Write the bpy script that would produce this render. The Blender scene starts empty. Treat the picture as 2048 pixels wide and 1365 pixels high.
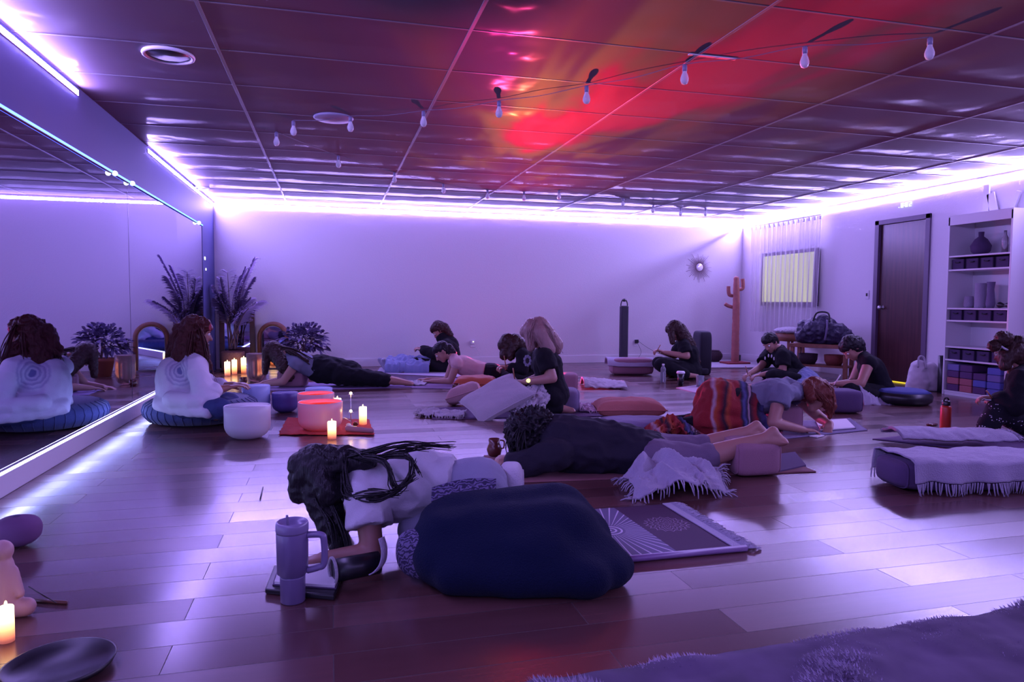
import bpy, bmesh, math, random
import numpy as np
from mathutils import Vector, Matrix, Quaternion, noise
random.seed(7)
PI = math.pi
V = Vector
sc = bpy.context.scene
COL = sc.collection

# ------------------------------------------------------------------ camera
FPX, YAW, PIT, ROL, CAMH = 1390.0, .2553, .0558, .006, 1.0
H, LX, RX, DY, NY = 2.416, -1.62, 7.00, 10.85, -2.6     # ceiling, left, right, back, near wall
_r0 = V((math.cos(YAW), -math.sin(YAW), 0)); _f0 = V((math.sin(YAW), math.cos(YAW), 0))
FWD = _f0 * math.cos(PIT) - V((0, 0, math.sin(PIT)))
_u0 = _f0 * math.sin(PIT) + V((0, 0, math.cos(PIT)))
RGT = _r0 * math.cos(ROL) + _u0 * math.sin(ROL)
UPV = _u0 * math.cos(ROL) - _r0 * math.sin(ROL)
CAM = V((0, 0, CAMH))
def ray(px, py): return FWD + RGT * ((px - 1024) / FPX) + UPV * (-(py - 682.5) / FPX)
def W(px, py, d): return CAM + ray(px, py) * d
def F(px, py, z=0.0):
    r = ray(px, py); return CAM + r * ((z - CAMH) / r.z)
def WX(px, py, x): r = ray(px, py); return CAM + r * (x / r.x)
def WY(px, py, y): r = ray(px, py); return CAM + r * (y / r.y)
def dep(p): return (p - CAM).dot(FWD)
def fd(px, py): return dep(F(px, py))

# ------------------------------------------------------------------ materials
def mat(name, col, rough=.6, metal=0., spec=.5, emit=None, es=0., trans=0., alpha=1., sheen=0., coat=0., bump=0., bscale=60., ior=1.5, sss=0., cvar=0., cscale=8.):
    m = bpy.data.materials.new(name); m.use_nodes = True
    nt = m.node_tree; b = nt.nodes['Principled BSDF']
    b.inputs['Base Color'].default_value = (*col, 1); b.inputs['Roughness'].default_value = rough
    b.inputs['Metallic'].default_value = metal; b.inputs['Specular IOR Level'].default_value = spec
    b.inputs['IOR'].default_value = ior
    b.inputs['Transmission Weight'].default_value = trans; b.inputs['Alpha'].default_value = alpha
    b.inputs['Sheen Weight'].default_value = sheen; b.inputs['Coat Weight'].default_value = coat
    if emit: b.inputs['Emission Color'].default_value = (*emit, 1); b.inputs['Emission Strength'].default_value = es
    if bump or cvar:
        tc = nt.nodes.new('ShaderNodeTexCoord')
    if bump:
        n = nt.nodes.new('ShaderNodeTexNoise'); n.inputs['Scale'].default_value = bscale; n.inputs['Detail'].default_value = 4
        bp = nt.nodes.new('ShaderNodeBump'); bp.inputs['Strength'].default_value = bump; bp.inputs['Distance'].default_value = .02
        nt.links.new(tc.outputs['Object'], n.inputs['Vector']); nt.links.new(n.outputs['Fac'], bp.inputs['Height'])
        nt.links.new(bp.outputs['Normal'], b.inputs['Normal'])
    if cvar:
        n2 = nt.nodes.new('ShaderNodeTexNoise'); n2.inputs['Scale'].default_value = cscale; n2.inputs['Detail'].default_value = 5
        rp = nt.nodes.new('ShaderNodeValToRGB')
        rp.color_ramp.elements[0].position = .3; rp.color_ramp.elements[1].position = .7
        rp.color_ramp.elements[0].color = (*[c * (1 - cvar) for c in col], 1)
        rp.color_ramp.elements[1].color = (*[min(1, c * (1 + cvar)) for c in col], 1)
        nt.links.new(tc.outputs['Object'], n2.inputs['Vector']); nt.links.new(n2.outputs['Fac'], rp.inputs['Fac'])
        nt.links.new(rp.outputs['Color'], b.inputs['Base Color'])
    return m
def emis(name, col, s):
    m = bpy.data.materials.new(name); m.use_nodes = True; nt = m.node_tree
    nt.nodes.clear(); o = nt.nodes.new('ShaderNodeOutputMaterial'); e = nt.nodes.new('ShaderNodeEmission')
    e.inputs['Color'].default_value = (*col, 1); e.inputs['Strength'].default_value = s
    nt.links.new(e.outputs[0], o.inputs[0]); return m

# ------------------------------------------------------------------ objects
WM = {}
def tag(o, label=None, cat=None, group=None, kind=None):
    if label: o['label'] = label
    if cat: o['category'] = cat
    if group: o['group'] = group
    if kind: o['kind'] = kind
    return o
def thing(name, label, cat, loc=(0, 0, 0), rotz=0., group=None):
    o = bpy.data.objects.new(name, None); COL.objects.link(o)
    o.empty_display_size = .1
    o.location = loc; o.rotation_euler = (0, 0, rotz)
    WM[o.name] = Matrix.Translation(V(loc)) @ Matrix.Rotation(rotz, 4, 'Z')
    return tag(o, label, cat, group)
def frame_of(p, x=None, up=V((0, 0, 1))):
    return Matrix.Translation(p)
def perp(d):
    d = d.normalized(); a = V((0, 0, 1)) if abs(d.z) < .9 else V((1, 0, 0))
    u = d.cross(a).normalized(); return u, d.cross(u).normalized()
class MB:
    def __init__(s): s.v = []; s.f = []; s.m = None
    def add(s, vs, fs):
        b = len(s.v); s.v.extend([V(p) for p in vs]); s.f.extend([tuple(b + i for i in f) for f in fs]); return s
    def box(s, c, sz, M=None):
        c = V(c); x, y, z = [a / 2 for a in sz]
        vs = [V((i * x, j * y, k * z)) for i in (-1, 1) for j in (-1, 1) for k in (-1, 1)]
        if M is not None: vs = [M @ p for p in vs]
        vs = [p + c for p in vs]
        return s.add(vs, [(0, 1, 3, 2), (4, 6, 7, 5), (0, 4, 5, 1), (2, 3, 7, 6), (0, 2, 6, 4), (1, 5, 7, 3)])
    def box2(s, lo, hi):
        lo, hi = V(lo), V(hi); return s.box((lo + hi) / 2, hi - lo)
    def tube(s, pts, r, n=8, cap=True, closed=False, squash=1.):
        pts = [V(p) for p in pts]; N = len(pts)
        rs = [r] * N if isinstance(r, (int, float)) else list(r)
        t0 = (pts[1] - pts[0]); u, w = perp(t0); vs = []; fs = []
        for i, p in enumerate(pts):
            t = (pts[min(i + 1, N - 1)] - pts[max(i - 1, 0)])
            if closed: t = pts[(i + 1) % N] - pts[i - 1]
            if t.length < 1e-9: t = t0
            t.normalize(); u = (u - t * u.dot(t))
            if u.length < 1e-6: u, _ = perp(t)
            u.normalize(); w = t.cross(u)
            for k in range(n):
                a = 2 * PI * k / n; vs.append(p + u * (math.cos(a) * rs[i]) + w * (math.sin(a) * rs[i] * squash))
        M = N if closed else N - 1
        for i in range(M):
            for k in range(n):
                a, b = i * n + k, i * n + (k + 1) % n; c, d = ((i + 1) % N) * n + (k + 1) % n, ((i + 1) % N) * n + k
                fs.append((a, b, c, d))
        if cap and not closed: fs.append(tuple(range(n))[::-1]); fs.append(tuple((N - 1) * n + k for k in range(n)))
        return s.add(vs, fs)
    def lathe(s, c, prof, n=32, M=None, cap=True):
        c = V(c); vs = []; fs = []
        for (r, z) in prof:
            for k in range(n):
                a = 2 * PI * k / n; p = V((r * math.cos(a), r * math.sin(a), z)); vs.append((M @ p if M else p) + c)
        for i in range(len(prof) - 1):
            for k in range(n):
                fs.append((i * n + k, i * n + (k + 1) % n, (i + 1) * n + (k + 1) % n, (i + 1) * n + k))
        if cap:
            fs.append(tuple(range(n))[::-1]); fs.append(tuple((len(prof) - 1) * n + k for k in range(n)))
        return s.add(vs, fs)
    def cone(s, a, b, ra, rb, n=16, flat=False, m=4):
        """tapered capsule from a to b"""
        a, b = V(a), V(b); d = b - a; L = d.length
        if L < 1e-6: d = V((0, 0, 1)); L = 1e-6
        t = d.normalized(); u, w = perp(t); vs = []; fs = []; rings = []
        if flat: rings = [(a, ra), (b, rb)]
        else:
            for i in range(m, 0, -1):
                q = PI / 2 * i / m
                rings.append((a - t * ra * math.sin(q), max(ra * math.cos(q), ra * .02)))
            rings.append((a, ra)); rings.append((b, rb))
            for i in range(1, m + 1):
                q = PI / 2 * i / m
                rings.append((b + t * rb * math.sin(q), max(rb * math.cos(q), rb * .02)))
        for p, r in rings:
            for k in range(n):
                q = 2 * PI * k / n; vs.append(p + u * math.cos(q) * r + w * math.sin(q) * r)
        for i in range(len(rings) - 1):
            for k in range(n):
                fs.append((i * n + k, i * n + (k + 1) % n, (i + 1) * n + (k + 1) % n, (i + 1) * n + k))
        fs.append(tuple(range(n))[::-1]); fs.append(tuple((len(rings) - 1) * n + k for k in range(n)))
        return s.add(vs, fs)
    def ell(s, c, ax, n=18, m=10, p=1.):
        """ellipsoid, ax = three half-axis vectors; p<1 makes it boxier"""
        c = V(c); vs = []; fs = []
        ax = [V(a) for a in ax]
        def pw(x): return math.copysign(abs(x) ** p, x)
        for i in range(m + 1):
            th = PI * i / m; th = min(max(th, .02), PI - .02)
            for k in range(n):
                ph = 2 * PI * k / n
                vs.append(c + ax[0] * (pw(math.sin(th)) * pw(math.cos(ph))) + ax[1] * (pw(math.sin(th)) * pw(math.sin(ph))) + ax[2] * pw(math.cos(th)))
        for i in range(m):
            for k in range(n):
                fs.append((i * n + k, (i + 1) * n + k, (i + 1) * n + (k + 1) % n, i * n + (k + 1) % n))
        fs.append(tuple(range(n))); fs.append(tuple(m * n + k for k in range(n))[::-1])
        return s.add(vs, fs)
    def sph(s, c, r, n=14, m=8): return s.ell(c, (V((r, 0, 0)), V((0, r, 0)), V((0, 0, r))), n, m)
    def grid(s, fn, nu, nv, thick=0.):
        """sheet fn(u,v), u,v in 0..1; thick>0 closes it below along the normal"""
        P = [[V(fn(i / nu, j / nv)) for j in range(nv + 1)] for i in range(nu + 1)]
        top = [p for row in P for p in row]; w = nv + 1
        fs = [(i * w + j, (i + 1) * w + j, (i + 1) * w + j + 1, i * w + j + 1) for i in range(nu) for j in range(nv)]
        if thick:
            bot = []
            for i in range(nu + 1):
                for j in range(nv + 1):
                    a = P[min(i + 1, nu)][j] - P[max(i - 1, 0)][j]; b = P[i][min(j + 1, nv)] - P[i][max(j - 1, 0)]
                    nn = a.cross(b); nn = nn.normalized() if nn.length > 1e-9 else V((0, 0, 1))
                    bot.append(P[i][j] - nn * thick)
            o = len(top)
            fs += [tuple(o + q for q in f[::-1]) for f in fs[:]]
            ring = [i * w for i in range(nu + 1)] + [nu * w + j for j in range(1, nv + 1)] + [i * w + nv for i in range(nu - 1, -1, -1)] + [j for j in range(nv - 1, 0, -1)]
            for q in range(len(ring)):
                a, b = ring[q], ring[(q + 1) % len(ring)]; fs.append((b, a, o + a, o + b))
            top = top + bot
        return s.add(top, fs)
    def mesh(s, name):
        me = bpy.data.meshes.new(name); me.from_pydata([tuple(p) for p in s.v], [], s.f); me.validate(); me.update(); return me
    def build(s, name, m, parent=None, smooth=True, origin=None, bevel=0., sub=0):
        return finish(s.mesh(name), name, m, parent, smooth, origin, bevel, sub)
    def fuse(s, name, m, parent=None, vox=.01, it=6, amp=0., freq=9., origin=None, fn=None, floor=None):
        """union of overlapping closed shapes as one smooth skin"""
        me = s.mesh('tmp'); o = bpy.data.objects.new('tmp', me); COL.objects.link(o)
        r = o.modifiers.new('r', 'REMESH'); r.mode = 'VOXEL'; r.voxel_size = vox; r.adaptivity = 0
        sm = o.modifiers.new('s', 'SMOOTH'); sm.factor = .5; sm.iterations = it
        dg = bpy.context.evaluated_depsgraph_get()
        me2 = bpy.data.meshes.new_from_object(o.evaluated_get(dg)); bpy.data.objects.remove(o); bpy.data.meshes.remove(me)
        me2.materials.clear()
        if amp or fn or floor is not None:
            n = len(me2.vertices); co = np.empty(n * 3, dtype=np.float32); me2.vertices.foreach_get('co', co); co = co.reshape(-1, 3)
            no = np.empty(n * 3, dtype=np.float32); me2.vertices.foreach_get('normal', no); no = no.reshape(-1, 3)
            for i in range(n):
                p = V(co[i].tolist()); a = 0.
                if amp:
                    q = noise.noise(p * freq); q2 = noise.noise(p * freq * 2.3 + V((7, 3, 1)))
                    a = amp * ((1 - abs(q) * 2.2) * .8 + q2 * .5 - .3)
                if fn: a += fn(p)
                if a: co[i] += no[i] * a
            if floor is not None: co[:, 2] = np.maximum(co[:, 2], floor)
            me2.vertices.foreach_set('co', co.ravel()); me2.update()
        me2.name = name
        return finish(me2, name, m, parent, True, origin)
def finish(me, name, m, parent=None, smooth=True, origin=None, bevel=0., sub=0):
    if parent is not None:
        me.transform(WM[parent.name].inverted())
    elif origin is not None:
        me.transform(Matrix.Translation(-V(origin)))
    if m is not None:
        me.materials.clear(); me.materials.append(m)
    if smooth: me.polygons.foreach_set('use_smooth', [True] * len(me.polygons))
    bm = bmesh.new(); bm.from_mesh(me); bmesh.ops.recalc_face_normals(bm, faces=bm.faces[:]); bm.to_mesh(me); bm.free()
    o = bpy.data.objects.new(name, me); COL.objects.link(o)
    WM[o.name] = Matrix()
    if parent is not None:
        o.parent = parent; WM[o.name] = WM[parent.name].copy()
    elif origin is not None:
        o.location = origin; WM[o.name] = Matrix.Translation(V(origin))
    if bevel:
        b = o.modifiers.new('bevel', 'BEVEL'); b.width = bevel; b.segments = 2; b.limit_method = 'ANGLE'; b.angle_limit = .7
    if sub:
        b = o.modifiers.new('sub', 'SUBSURF'); b.levels = sub; b.render_levels = sub
    return o
def struct(name, mb, m, smooth=False, bevel=0.):
    o = mb.build(name, m, None, smooth, None, bevel); o['kind'] = 'structure'; return o
def dup(root, loc, label=None, group=None, rotz=None):
    r = root.copy(); COL.objects.link(r); r.location = loc
    if rotz is not None: r.rotation_euler = (0, 0, rotz)
    if label: r['label'] = label
    if group: r['group'] = group
    for ch in list(root.children):
        c = ch.copy(); COL.objects.link(c); c.parent = r
        for g in list(ch.children):
            d = g.copy(); COL.objects.link(d); d.parent = c
    return r
def link_pattern(m, build):
    """build(nt, bsdf, texcoord) lets a material grow its own procedural pattern"""
    nt = m.node_tree; tc = nt.nodes.new('ShaderNodeTexCoord'); build(nt, nt.nodes['Principled BSDF'], tc); return m
def node(nt, typ, **kw):
    n = nt.nodes.new(typ)
    for k, v in kw.items():
        if k.startswith('i_'): n.inputs[int(k[2:]) if k[2:].isdigit() else k[2:].replace('_', ' ')].default_value = v
        else: setattr(n, k, v)
    return n
def ramp(nt, stops, interp='LINEAR'):
    r = nt.nodes.new('ShaderNodeValToRGB'); r.color_ramp.interpolation = interp
    e = r.color_ramp.elements
    while len(e) < len(stops): e.new(.5)
    for q, (p, c) in zip(e, stops): q.position = p; q.color = (*c, 1)
    return r
# ================================================================== THE ROOM
def wood_floor(nt, b, tc):
    br = node(nt, 'ShaderNodeTexBrick', offset=.37, offset_frequency=2, squash=1.0)
    br.inputs['Scale'].default_value = 1.0; br.inputs['Brick Width'].default_value = 1.22; br.inputs['Row Height'].default_value = .165
    br.inputs['Mortar Size'].default_value = .0013; br.inputs['Mortar Smooth'].default_value = .1; br.inputs['Bias'].default_value = 0
    br.inputs['Color1'].default_value = (0, 0, 0, 1); br.inputs['Color2'].default_value = (1, 1, 1, 1); br.inputs['Mortar'].default_value = (.5, .5, .5, 1)
    nt.links.new(tc.outputs['Object'], br.inputs['Vector'])
    mp = node(nt, 'ShaderNodeMapping'); mp.inputs['Scale'].default_value = (1.5, 28, 1)
    nt.links.new(tc.outputs['Object'], mp.inputs['Vector'])
    gr = node(nt, 'ShaderNodeTexNoise'); gr.inputs['Scale'].default_value = 1.6; gr.inputs['Detail'].default_value = 8
    nt.links.new(mp.outputs[0], gr.inputs['Vector'])
    pl = ramp(nt, [(0, (.095, .040, .040)), (.5, (.115, .050, .048)), (1, (.14, .062, .060))])
    nt.links.new(br.outputs['Color'], pl.inputs['Fac'])
    gm = ramp(nt, [(.3, (.84, .84, .84)), (.75, (1.06, 1.06, 1.06))]); nt.links.new(gr.outputs['Fac'], gm.inputs['Fac'])
    mx = node(nt, 'ShaderNodeMix', data_type='RGBA', blend_type='MULTIPLY'); mx.inputs[0].default_value = 1
    nt.links.new(pl.outputs[0], mx.inputs[6]); nt.links.new(gm.outputs[0], mx.inputs[7])
    dk = node(nt, 'ShaderNodeMix', data_type='RGBA'); dk.inputs[7].default_value = (.02, .01, .01, 1)
    nt.links.new(br.outputs['Fac'], dk.inputs[0]); nt.links.new(mx.outputs[2], dk.inputs[6]); nt.links.new(dk.outputs[2], b.inputs['Base Color'])
    rr = node(nt, 'ShaderNodeMapRange'); rr.inputs[3].default_value = .205; rr.inputs[4].default_value = .30
    nt.links.new(br.outputs['Color'], rr.inputs[0]); ra = node(nt, 'ShaderNodeMath', operation='MULTIPLY_ADD'); ra.inputs[1].default_value = .6; nt.links.new(br.outputs['Fac'], ra.inputs[0]); nt.links.new(rr.outputs[0], ra.inputs[2]); nt.links.new(ra.outputs[0], b.inputs['Roughness'])
    bp = node(nt, 'ShaderNodeBump'); bp.inputs['Strength'].default_value = .008; bp.inputs['Distance'].default_value = .003
    nt.links.new(gr.outputs['Fac'], bp.inputs['Height']); nt.links.new(bp.outputs[0], b.inputs['Normal'])
    b.inputs['IOR'].default_value = 2.0
M_floor = link_pattern(mat('laminate', (.2, .1, .08), .24), wood_floor)
struct('floor', MB().box2((LX - .05, NY, -.06), (RX + .05, DY + .05, 0)), M_floor)

M_wall = mat('wall_paint', (.72, .70, .72), .7, bump=.12, bscale=90)
M_wallr = M_wall
M_blue = mat('blue_grey_paint', (.085, .09, .22), .6, spec=.2)
M_white = mat('white_gloss_paint', (.75, .74, .76), .4)
struct('wall_back', MB().box2((LX - .05, DY, 0), (RX + .05, DY + .12, H + .05)), M_wall)
DOOR0, DOOR1 = 6.90, 7.74
wr = MB()
wr.box2((RX, NY, 0), (RX + .12, DOOR0, H + .05)); wr.box2((RX, DOOR1, 0), (RX + .12, DY, H + .05)); wr.box2((RX, DOOR0, 2.09), (RX + .12, DOOR1, H + .05))
struct('wall_right', wr, M_wall)
struct('wall_near', MB().box2((LX - .05, NY - .1, 0), (RX + .05, NY, H + .05)), mat('dark_wall', (.25, .22, .3), .8))
MZ0, MZ1, MY1 = .115, 1.975, 9.90
wl = MB()
wl.box2((LX - .12, NY, MZ1), (LX, DY, H + .05))               # header over the mirror
wl.box2((LX - .12, MY1, 0), (LX, DY, MZ1))                    # strip of wall between mirror and corner
wl.box2((LX - .12, NY, 0), (LX - .03, MY1, MZ1))              # backing behind the mirror
struct('wall_left', wl, M_blue)
struct('trim_1', MB().box2((LX - .03, NY, 0), (LX + .012, MY1, MZ0)), M_white, bevel=.004)    # plinth under the mirror
# ceiling of lay-in tiles
def tile_ceiling(nt, b, tc):
    def m(op, p_, q_=None):
        n = node(nt, 'ShaderNodeMath', operation=op)
        for i, w_ in enumerate((p_, q_)):
            if w_ is None: continue
            if isinstance(w_, (int, float)): n.inputs[i].default_value = w_
            else: nt.links.new(w_, n.inputs[i])
        return n.outputs[0]
    n = node(nt, 'ShaderNodeTexNoise'); n.inputs['Scale'].default_value = 2.2; n.inputs['Detail'].default_value = 2
    nt.links.new(tc.outputs['Object'], n.inputs['Vector'])
    b.inputs['Base Color'].default_value = (.165, .125, .165, 1)
    sp = node(nt, 'ShaderNodeSeparateXYZ'); nt.links.new(tc.outputs['Object'], sp.inputs[0])
    # every lay-in tile sags a little between its bars
    sag = m('MULTIPLY', m('SINE', m('MULTIPLY', m('ADD', sp.outputs[1], .33 - .165), 2 * PI / .66)), .0085)
    hgt = m('ADD', sag, m('MULTIPLY', n.outputs['Fac'], .03))
    bp = node(nt, 'ShaderNodeBump'); bp.inputs['Strength'].default_value = 1; bp.inputs['Distance'].default_value = 1
    nt.links.new(hgt, bp.inputs['Height']); nt.links.new(bp.outputs[0], b.inputs['Coat Normal'])
    b.inputs['Coat Weight'].default_value = .07; b.inputs['Coat Roughness'].default_value = .16
M_ceil = link_pattern(mat('ceiling_tile', (.34, .33, .35), .6, spec=.15), tile_ceiling)
struct('ceiling', MB().box2((LX - .05, NY, H), (RX + .05, DY + .05, H + .08)), M_ceil)
M_bar = mat('ceiling_bar', (.22, .20, .24), .35)
gx0 = WY(575, 403, DY).x; gstep = (WY(757, 408, DY).x - gx0); gy0 = 4.1
g = MB()
x = gx0 - 2 * gstep
while x < RX - .1:
    if x > LX + .1: g.box2((x - .010, NY, H - .004), (x + .010, DY, H))
    x += gstep
y = NY + .3
while y < DY - .05:
    g.box2((LX, y - .007, H - .0025), (RX, y + .007, H)); y += .66
struct('trim_2', g, M_bar, bevel=.002)
# skirting boards
struct('baseboard_back', MB().box2((LX, DY - .016, 0), (RX, DY, .125)), M_white, bevel=.004)
bb = MB(); bb.box2((RX - .016, NY, 0), (RX, DOOR0 - .07, .125)); bb.box2((RX - .016, DOOR1 + .07, 0), (RX, DY, .125))
struct('baseboard_right', bb, M_white, bevel=.004)
# mirror wall: three big panes with thin joints
M_mirror = mat('mirror_glass', (.64, .63, .80), .015, metal=1.)
M_seam = mat('mirror_joint', (.05, .05, .09), .4)
edges = [NY, .9, 3.67, 6.446, MY1]
for i in range(4):
    r = thing('wall_mirror', ['large frameless mirror pane on the left wall nearest the camera', 'frameless wall mirror pane left of the camera view edge', 'frameless mirror pane on the left wall reflecting the seated teacher', 'farthest frameless mirror pane beside the palm in the corner'][i], 'mirror', (LX, (edges[i] + edges[i + 1]) / 2, MZ0), 0, 'mirror panes along the left wall')
    MB().box2((LX - .03, edges[i] + .003, MZ0), (LX - .004, edges[i + 1] - .003, MZ1)).build('pane', M_mirror, r, smooth=False)
    MB().box2((LX - .03, edges[i + 1] - .003, MZ0), (LX - .003, edges[i + 1] + .003, MZ1)).build('joint', M_seam, r, smooth=False)

# ------------------------------------------------------------------ LED strips
LEDC = (.40, .285, 1.0)
LEDW = (.44, .34, 1.0); LS = 1.6
M_chan = mat('led_channel', (.7, .7, .74), .4)
def led(name, label, lo, hi, s, col=LEDC, n=(0, 1, 0), tilt=0.):
    """tape in a shallow channel fixed to the wall; only the face towards the room gives light"""
    lo, hi, n = V(lo), V(hi), V(n); c = (lo + hi) / 2; t = thing(name, label, 'LED strip', lo, 0, 'LED strips around the room')
    MB().box2(lo, hi).build('channel', M_chan, t, False)
    ax = V((1, 0, 0)) if abs(n.x) < .5 else V((0, 1, 0)); L_ = abs((hi - lo).dot(ax)) / 2; D_ = abs((hi - lo).dot(n)) / 2; Z_ = (hi.z - lo.z) / 2
    f = c + n * (D_ + .0015); up = V((0, 0, 1)) * Z_; k = n * (tilt * Z_)
    q = [f - ax * L_ - up + k, f + ax * L_ - up + k, f + ax * L_ + up, f - ax * L_ + up]
    if (q[1] - q[0]).cross(q[3] - q[0]).dot(n) < 0: q = q[::-1]
    m_ = bpy.data.materials.new('led_tape'); m_.use_nodes = True; nt = m_.node_tree; nt.nodes.clear(); o = nt.nodes.new('ShaderNodeOutputMaterial'); e = nt.nodes.new('ShaderNodeEmission')
    e.inputs[0].default_value = (*col, 1); e.inputs[1].default_value = s; nt.links.new(e.outputs[0], o.inputs[0]); m_.cycles.emission_sampling = 'FRONT'
    me = bpy.data.meshes.new('tape'); me.from_pydata([tuple(p) for p in q], [], [(0, 1, 2, 3)]); me.transform(Matrix.Translation(-lo)); me.materials.append(m_)
    ob = bpy.data.objects.new('light_tape', me); COL.objects.link(ob); ob.parent = t; return t
zc = H - .064; T = .034; SS = LS
led('led_strip', 'long white-violet LED strip along the top of the back wall', (LX + .03, DY - .012, zc), (RX - .03, DY, zc + T), 150 * SS, n=(0, -1, 0))
led('led_strip', 'LED strip on the ceiling edge of the right wall over the television', (RX - .012, 8.62, zc - .004), (RX, DY - .03, zc + T), 170 * SS, LEDW, (-1, 0, 0))
led('led_strip', 'LED strip on the ceiling edge of the right wall over the door and shelves', (RX - .012, NY + .3, zc - .014), (RX, 8.72, zc + T - .010), 150 * SS, LEDW, (-1, 0, 0))
led('led_strip', 'LED strip on the left ceiling edge ending at the far corner', (LX, WX(293, 285, LX).y, zc), (LX + .012, DY - .03, zc + T), 120 * SS, n=(1, 0, 0))
led('led_strip', 'LED strip on the left ceiling edge nearest the camera', (LX, NY + .3, zc), (LX + .012, WX(152, 165, LX).y, zc + T), 120 * SS, n=(1, 0, 0))
led('led_strip', 'LED strip along the top of the wall behind the camera', (LX + .06, NY, zc), (RX - .06, NY + .012, zc + T), 50 * SS, n=(0, 1, 0))
led('led_strip', 'dim blue LED strip along the top edge of the mirror', (LX, NY + .3, MZ1 - .002), (LX + .010, MY1, MZ1 + .014), 9, (.05, .12, 1.0), (1, 0, 0))
led('led_strip', 'LED strip lying on the white plinth below the mirror', (LX - .003, NY + .3, MZ0), (LX + .010, MY1, MZ0 + .014), 45, (.36, .40, 1.0), (1, 0, 0))
for i, (px, py) in enumerate(((230, 347), (265, 367), (398, 446))):
    q = WX(px, py, LX + .02); t = thing('pilot_bulb', ['tiny lit bulb on the mirror top edge, nearest of three', 'tiny lit bulb on the mirror top edge, middle of three', 'tiny lit bulb on the mirror top edge by the corner'][i], 'bulb', q, 0, 'tiny bulbs on the mirror top edge')
    MB().sph(q, .020 if i < 2 else .024).build('globe', emis('pilot_glow', (.9, 1, 1), 2.2), t); MB().cone(V((LX, q.y, q.z + .02)), q + V((-.004, 0, .012)), .006, .006, 8).build('holder', M_chan, t)
# ------------------------------------------------------------------ the galaxy projector and its beam
PJ = F(1030, 752); PJ.z = .16
pr = thing('galaxy_projector', 'small round red-glowing star projector behind the dark-haired writers', 'projector', (PJ.x, PJ.y, 0))
MB().lathe((PJ.x, PJ.y, 0), [(.075, 0), (.08, .02), (.08, .07), (.06, .11), (.045, .12)]).build('housing', mat('black_plastic', (.02, .02, .025), .35), pr)
MB().ell((PJ.x, PJ.y, .115), ((.043, 0, 0), (0, .043, 0), (0, 0, .03))).build('lens', emis('projector_lens', (1, .10, .02), 65), pr)
L = bpy.data.lights.new('projector_beam', 'SPOT'); L.energy = 2100; L.spot_size = 2.25; L.spot_blend = .7; L.shadow_soft_size = .03
L.use_nodes = True; nt = L.node_tree
em = nt.nodes['Emission']; tc = nt.nodes.new('ShaderNodeTexCoord')
sx = node(nt, 'ShaderNodeSeparateXYZ'); nt.links.new(tc.outputs['Normal'], sx.inputs[0])
def mth(op, a, b=None):
    n = node(nt, 'ShaderNodeMath', operation=op)
    for i, q in enumerate((a, b)):
        if q is None: continue
        if isinstance(q, (int, float)): n.inputs[i].default_value = q
        else: nt.links.new(q, n.inputs[i])
    return n.outputs[0]
gx = mth('DIVIDE', sx.outputs[0], sx.outputs[2]); gy = mth('DIVIDE', sx.outputs[1], sx.outputs[2])
cb = node(nt, 'ShaderNodeCombineXYZ'); nt.links.new(gx, cb.inputs[0]); nt.links.new(gy, cb.inputs[1])
mp = node(nt, 'ShaderNodeMapping'); mp.inputs['Location'].default_value = (3.1, 1.4, 0); mp.inputs['Rotation'].default_value = (0, 0, -.885); mp.inputs['Scale'].default_value = (2.4, 1.3, 1)
nt.links.new(cb.outputs[0], mp.inputs[0])
n1 = node(nt, 'ShaderNodeTexNoise'); n1.inputs['Scale'].default_value = 3.4; n1.inputs['Detail'].default_value = 6; n1.inputs['Roughness'].default_value = .58; n1.inputs['Distortion'].default_value = .9
nt.links.new(mp.outputs[0], n1.inputs['Vector'])
ca, sa = math.cos(.885), math.sin(.885)
gxs = mth('SUBTRACT', gx, .02)
u_ = mth('ADD', mth('MULTIPLY', gxs, ca), mth('MULTIPLY', mth('ADD', gy, .0), sa)); v_ = mth('SUBTRACT', mth('MULTIPLY', mth('ADD', gy, .0), ca), mth('MULTIPLY', gxs, sa))
r2 = mth('ADD', mth('POWER', mth('MULTIPLY', u_, 4.6), 2), mth('POWER', mth('MULTIPLY', v_, 9.5), 2))
blob = mth('MULTIPLY', mth('EXPONENT', mth('MULTIPLY', r2, -.8)), .36)
wide = mth('MULTIPLY', mth('EXPONENT', mth('MULTIPLY', mth('ADD', mth('POWER', mth('MULTIPLY', gx, 2.6), 2), mth('POWER', mth('MULTIPLY', mth('ADD', gy, .1), 3.4), 2)), -.9)), .10)
k = mth('ADD', mth('ADD', mth('MULTIPLY', n1.outputs['Fac'], .85), -.04), mth('ADD', blob, wide))
rc = ramp(nt, [(.34, (.40, .015, .13)), (.50, (.60, .05, .08)), (.57, (.9, .20, .07)), (.64, (1.0, .17, .06)), (.71, (1.0, .012, .035)), (.9, (1.0, .03, .06))])
nt.links.new(k, rc.inputs['Fac']); nt.links.new(rc.outputs[0], em.inputs['Color'])
st = ramp(nt, [(.34, (.52, .52, .52)), (.50, (.50, .50, .50)), (.58, (.50, .50, .50)), (.66, (.62, .62, .62)), (.76, (1.35, 1.35, 1.35))])
nt.links.new(k, st.inputs['Fac']); kk = mth('MINIMUM', mth('MAXIMUM', mth('ADD', mth('MULTIPLY', gy, 4.0), 1.0), .62), 1.9)
fall = mth('ADD', mth('MULTIPLY', mth('EXPONENT', mth('MULTIPLY', mth('POWER', mth('MULTIPLY', gx, 3.4), 2), -1.0)), .50), .50)
nt.links.new(mth('MULTIPLY', mth('MULTIPLY', st.outputs[0], kk), fall), em.inputs['Strength'])
lo = bpy.data.objects.new('projector_beam', L); COL.objects.link(lo); lo.location = (PJ.x, PJ.y, .17)
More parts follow.
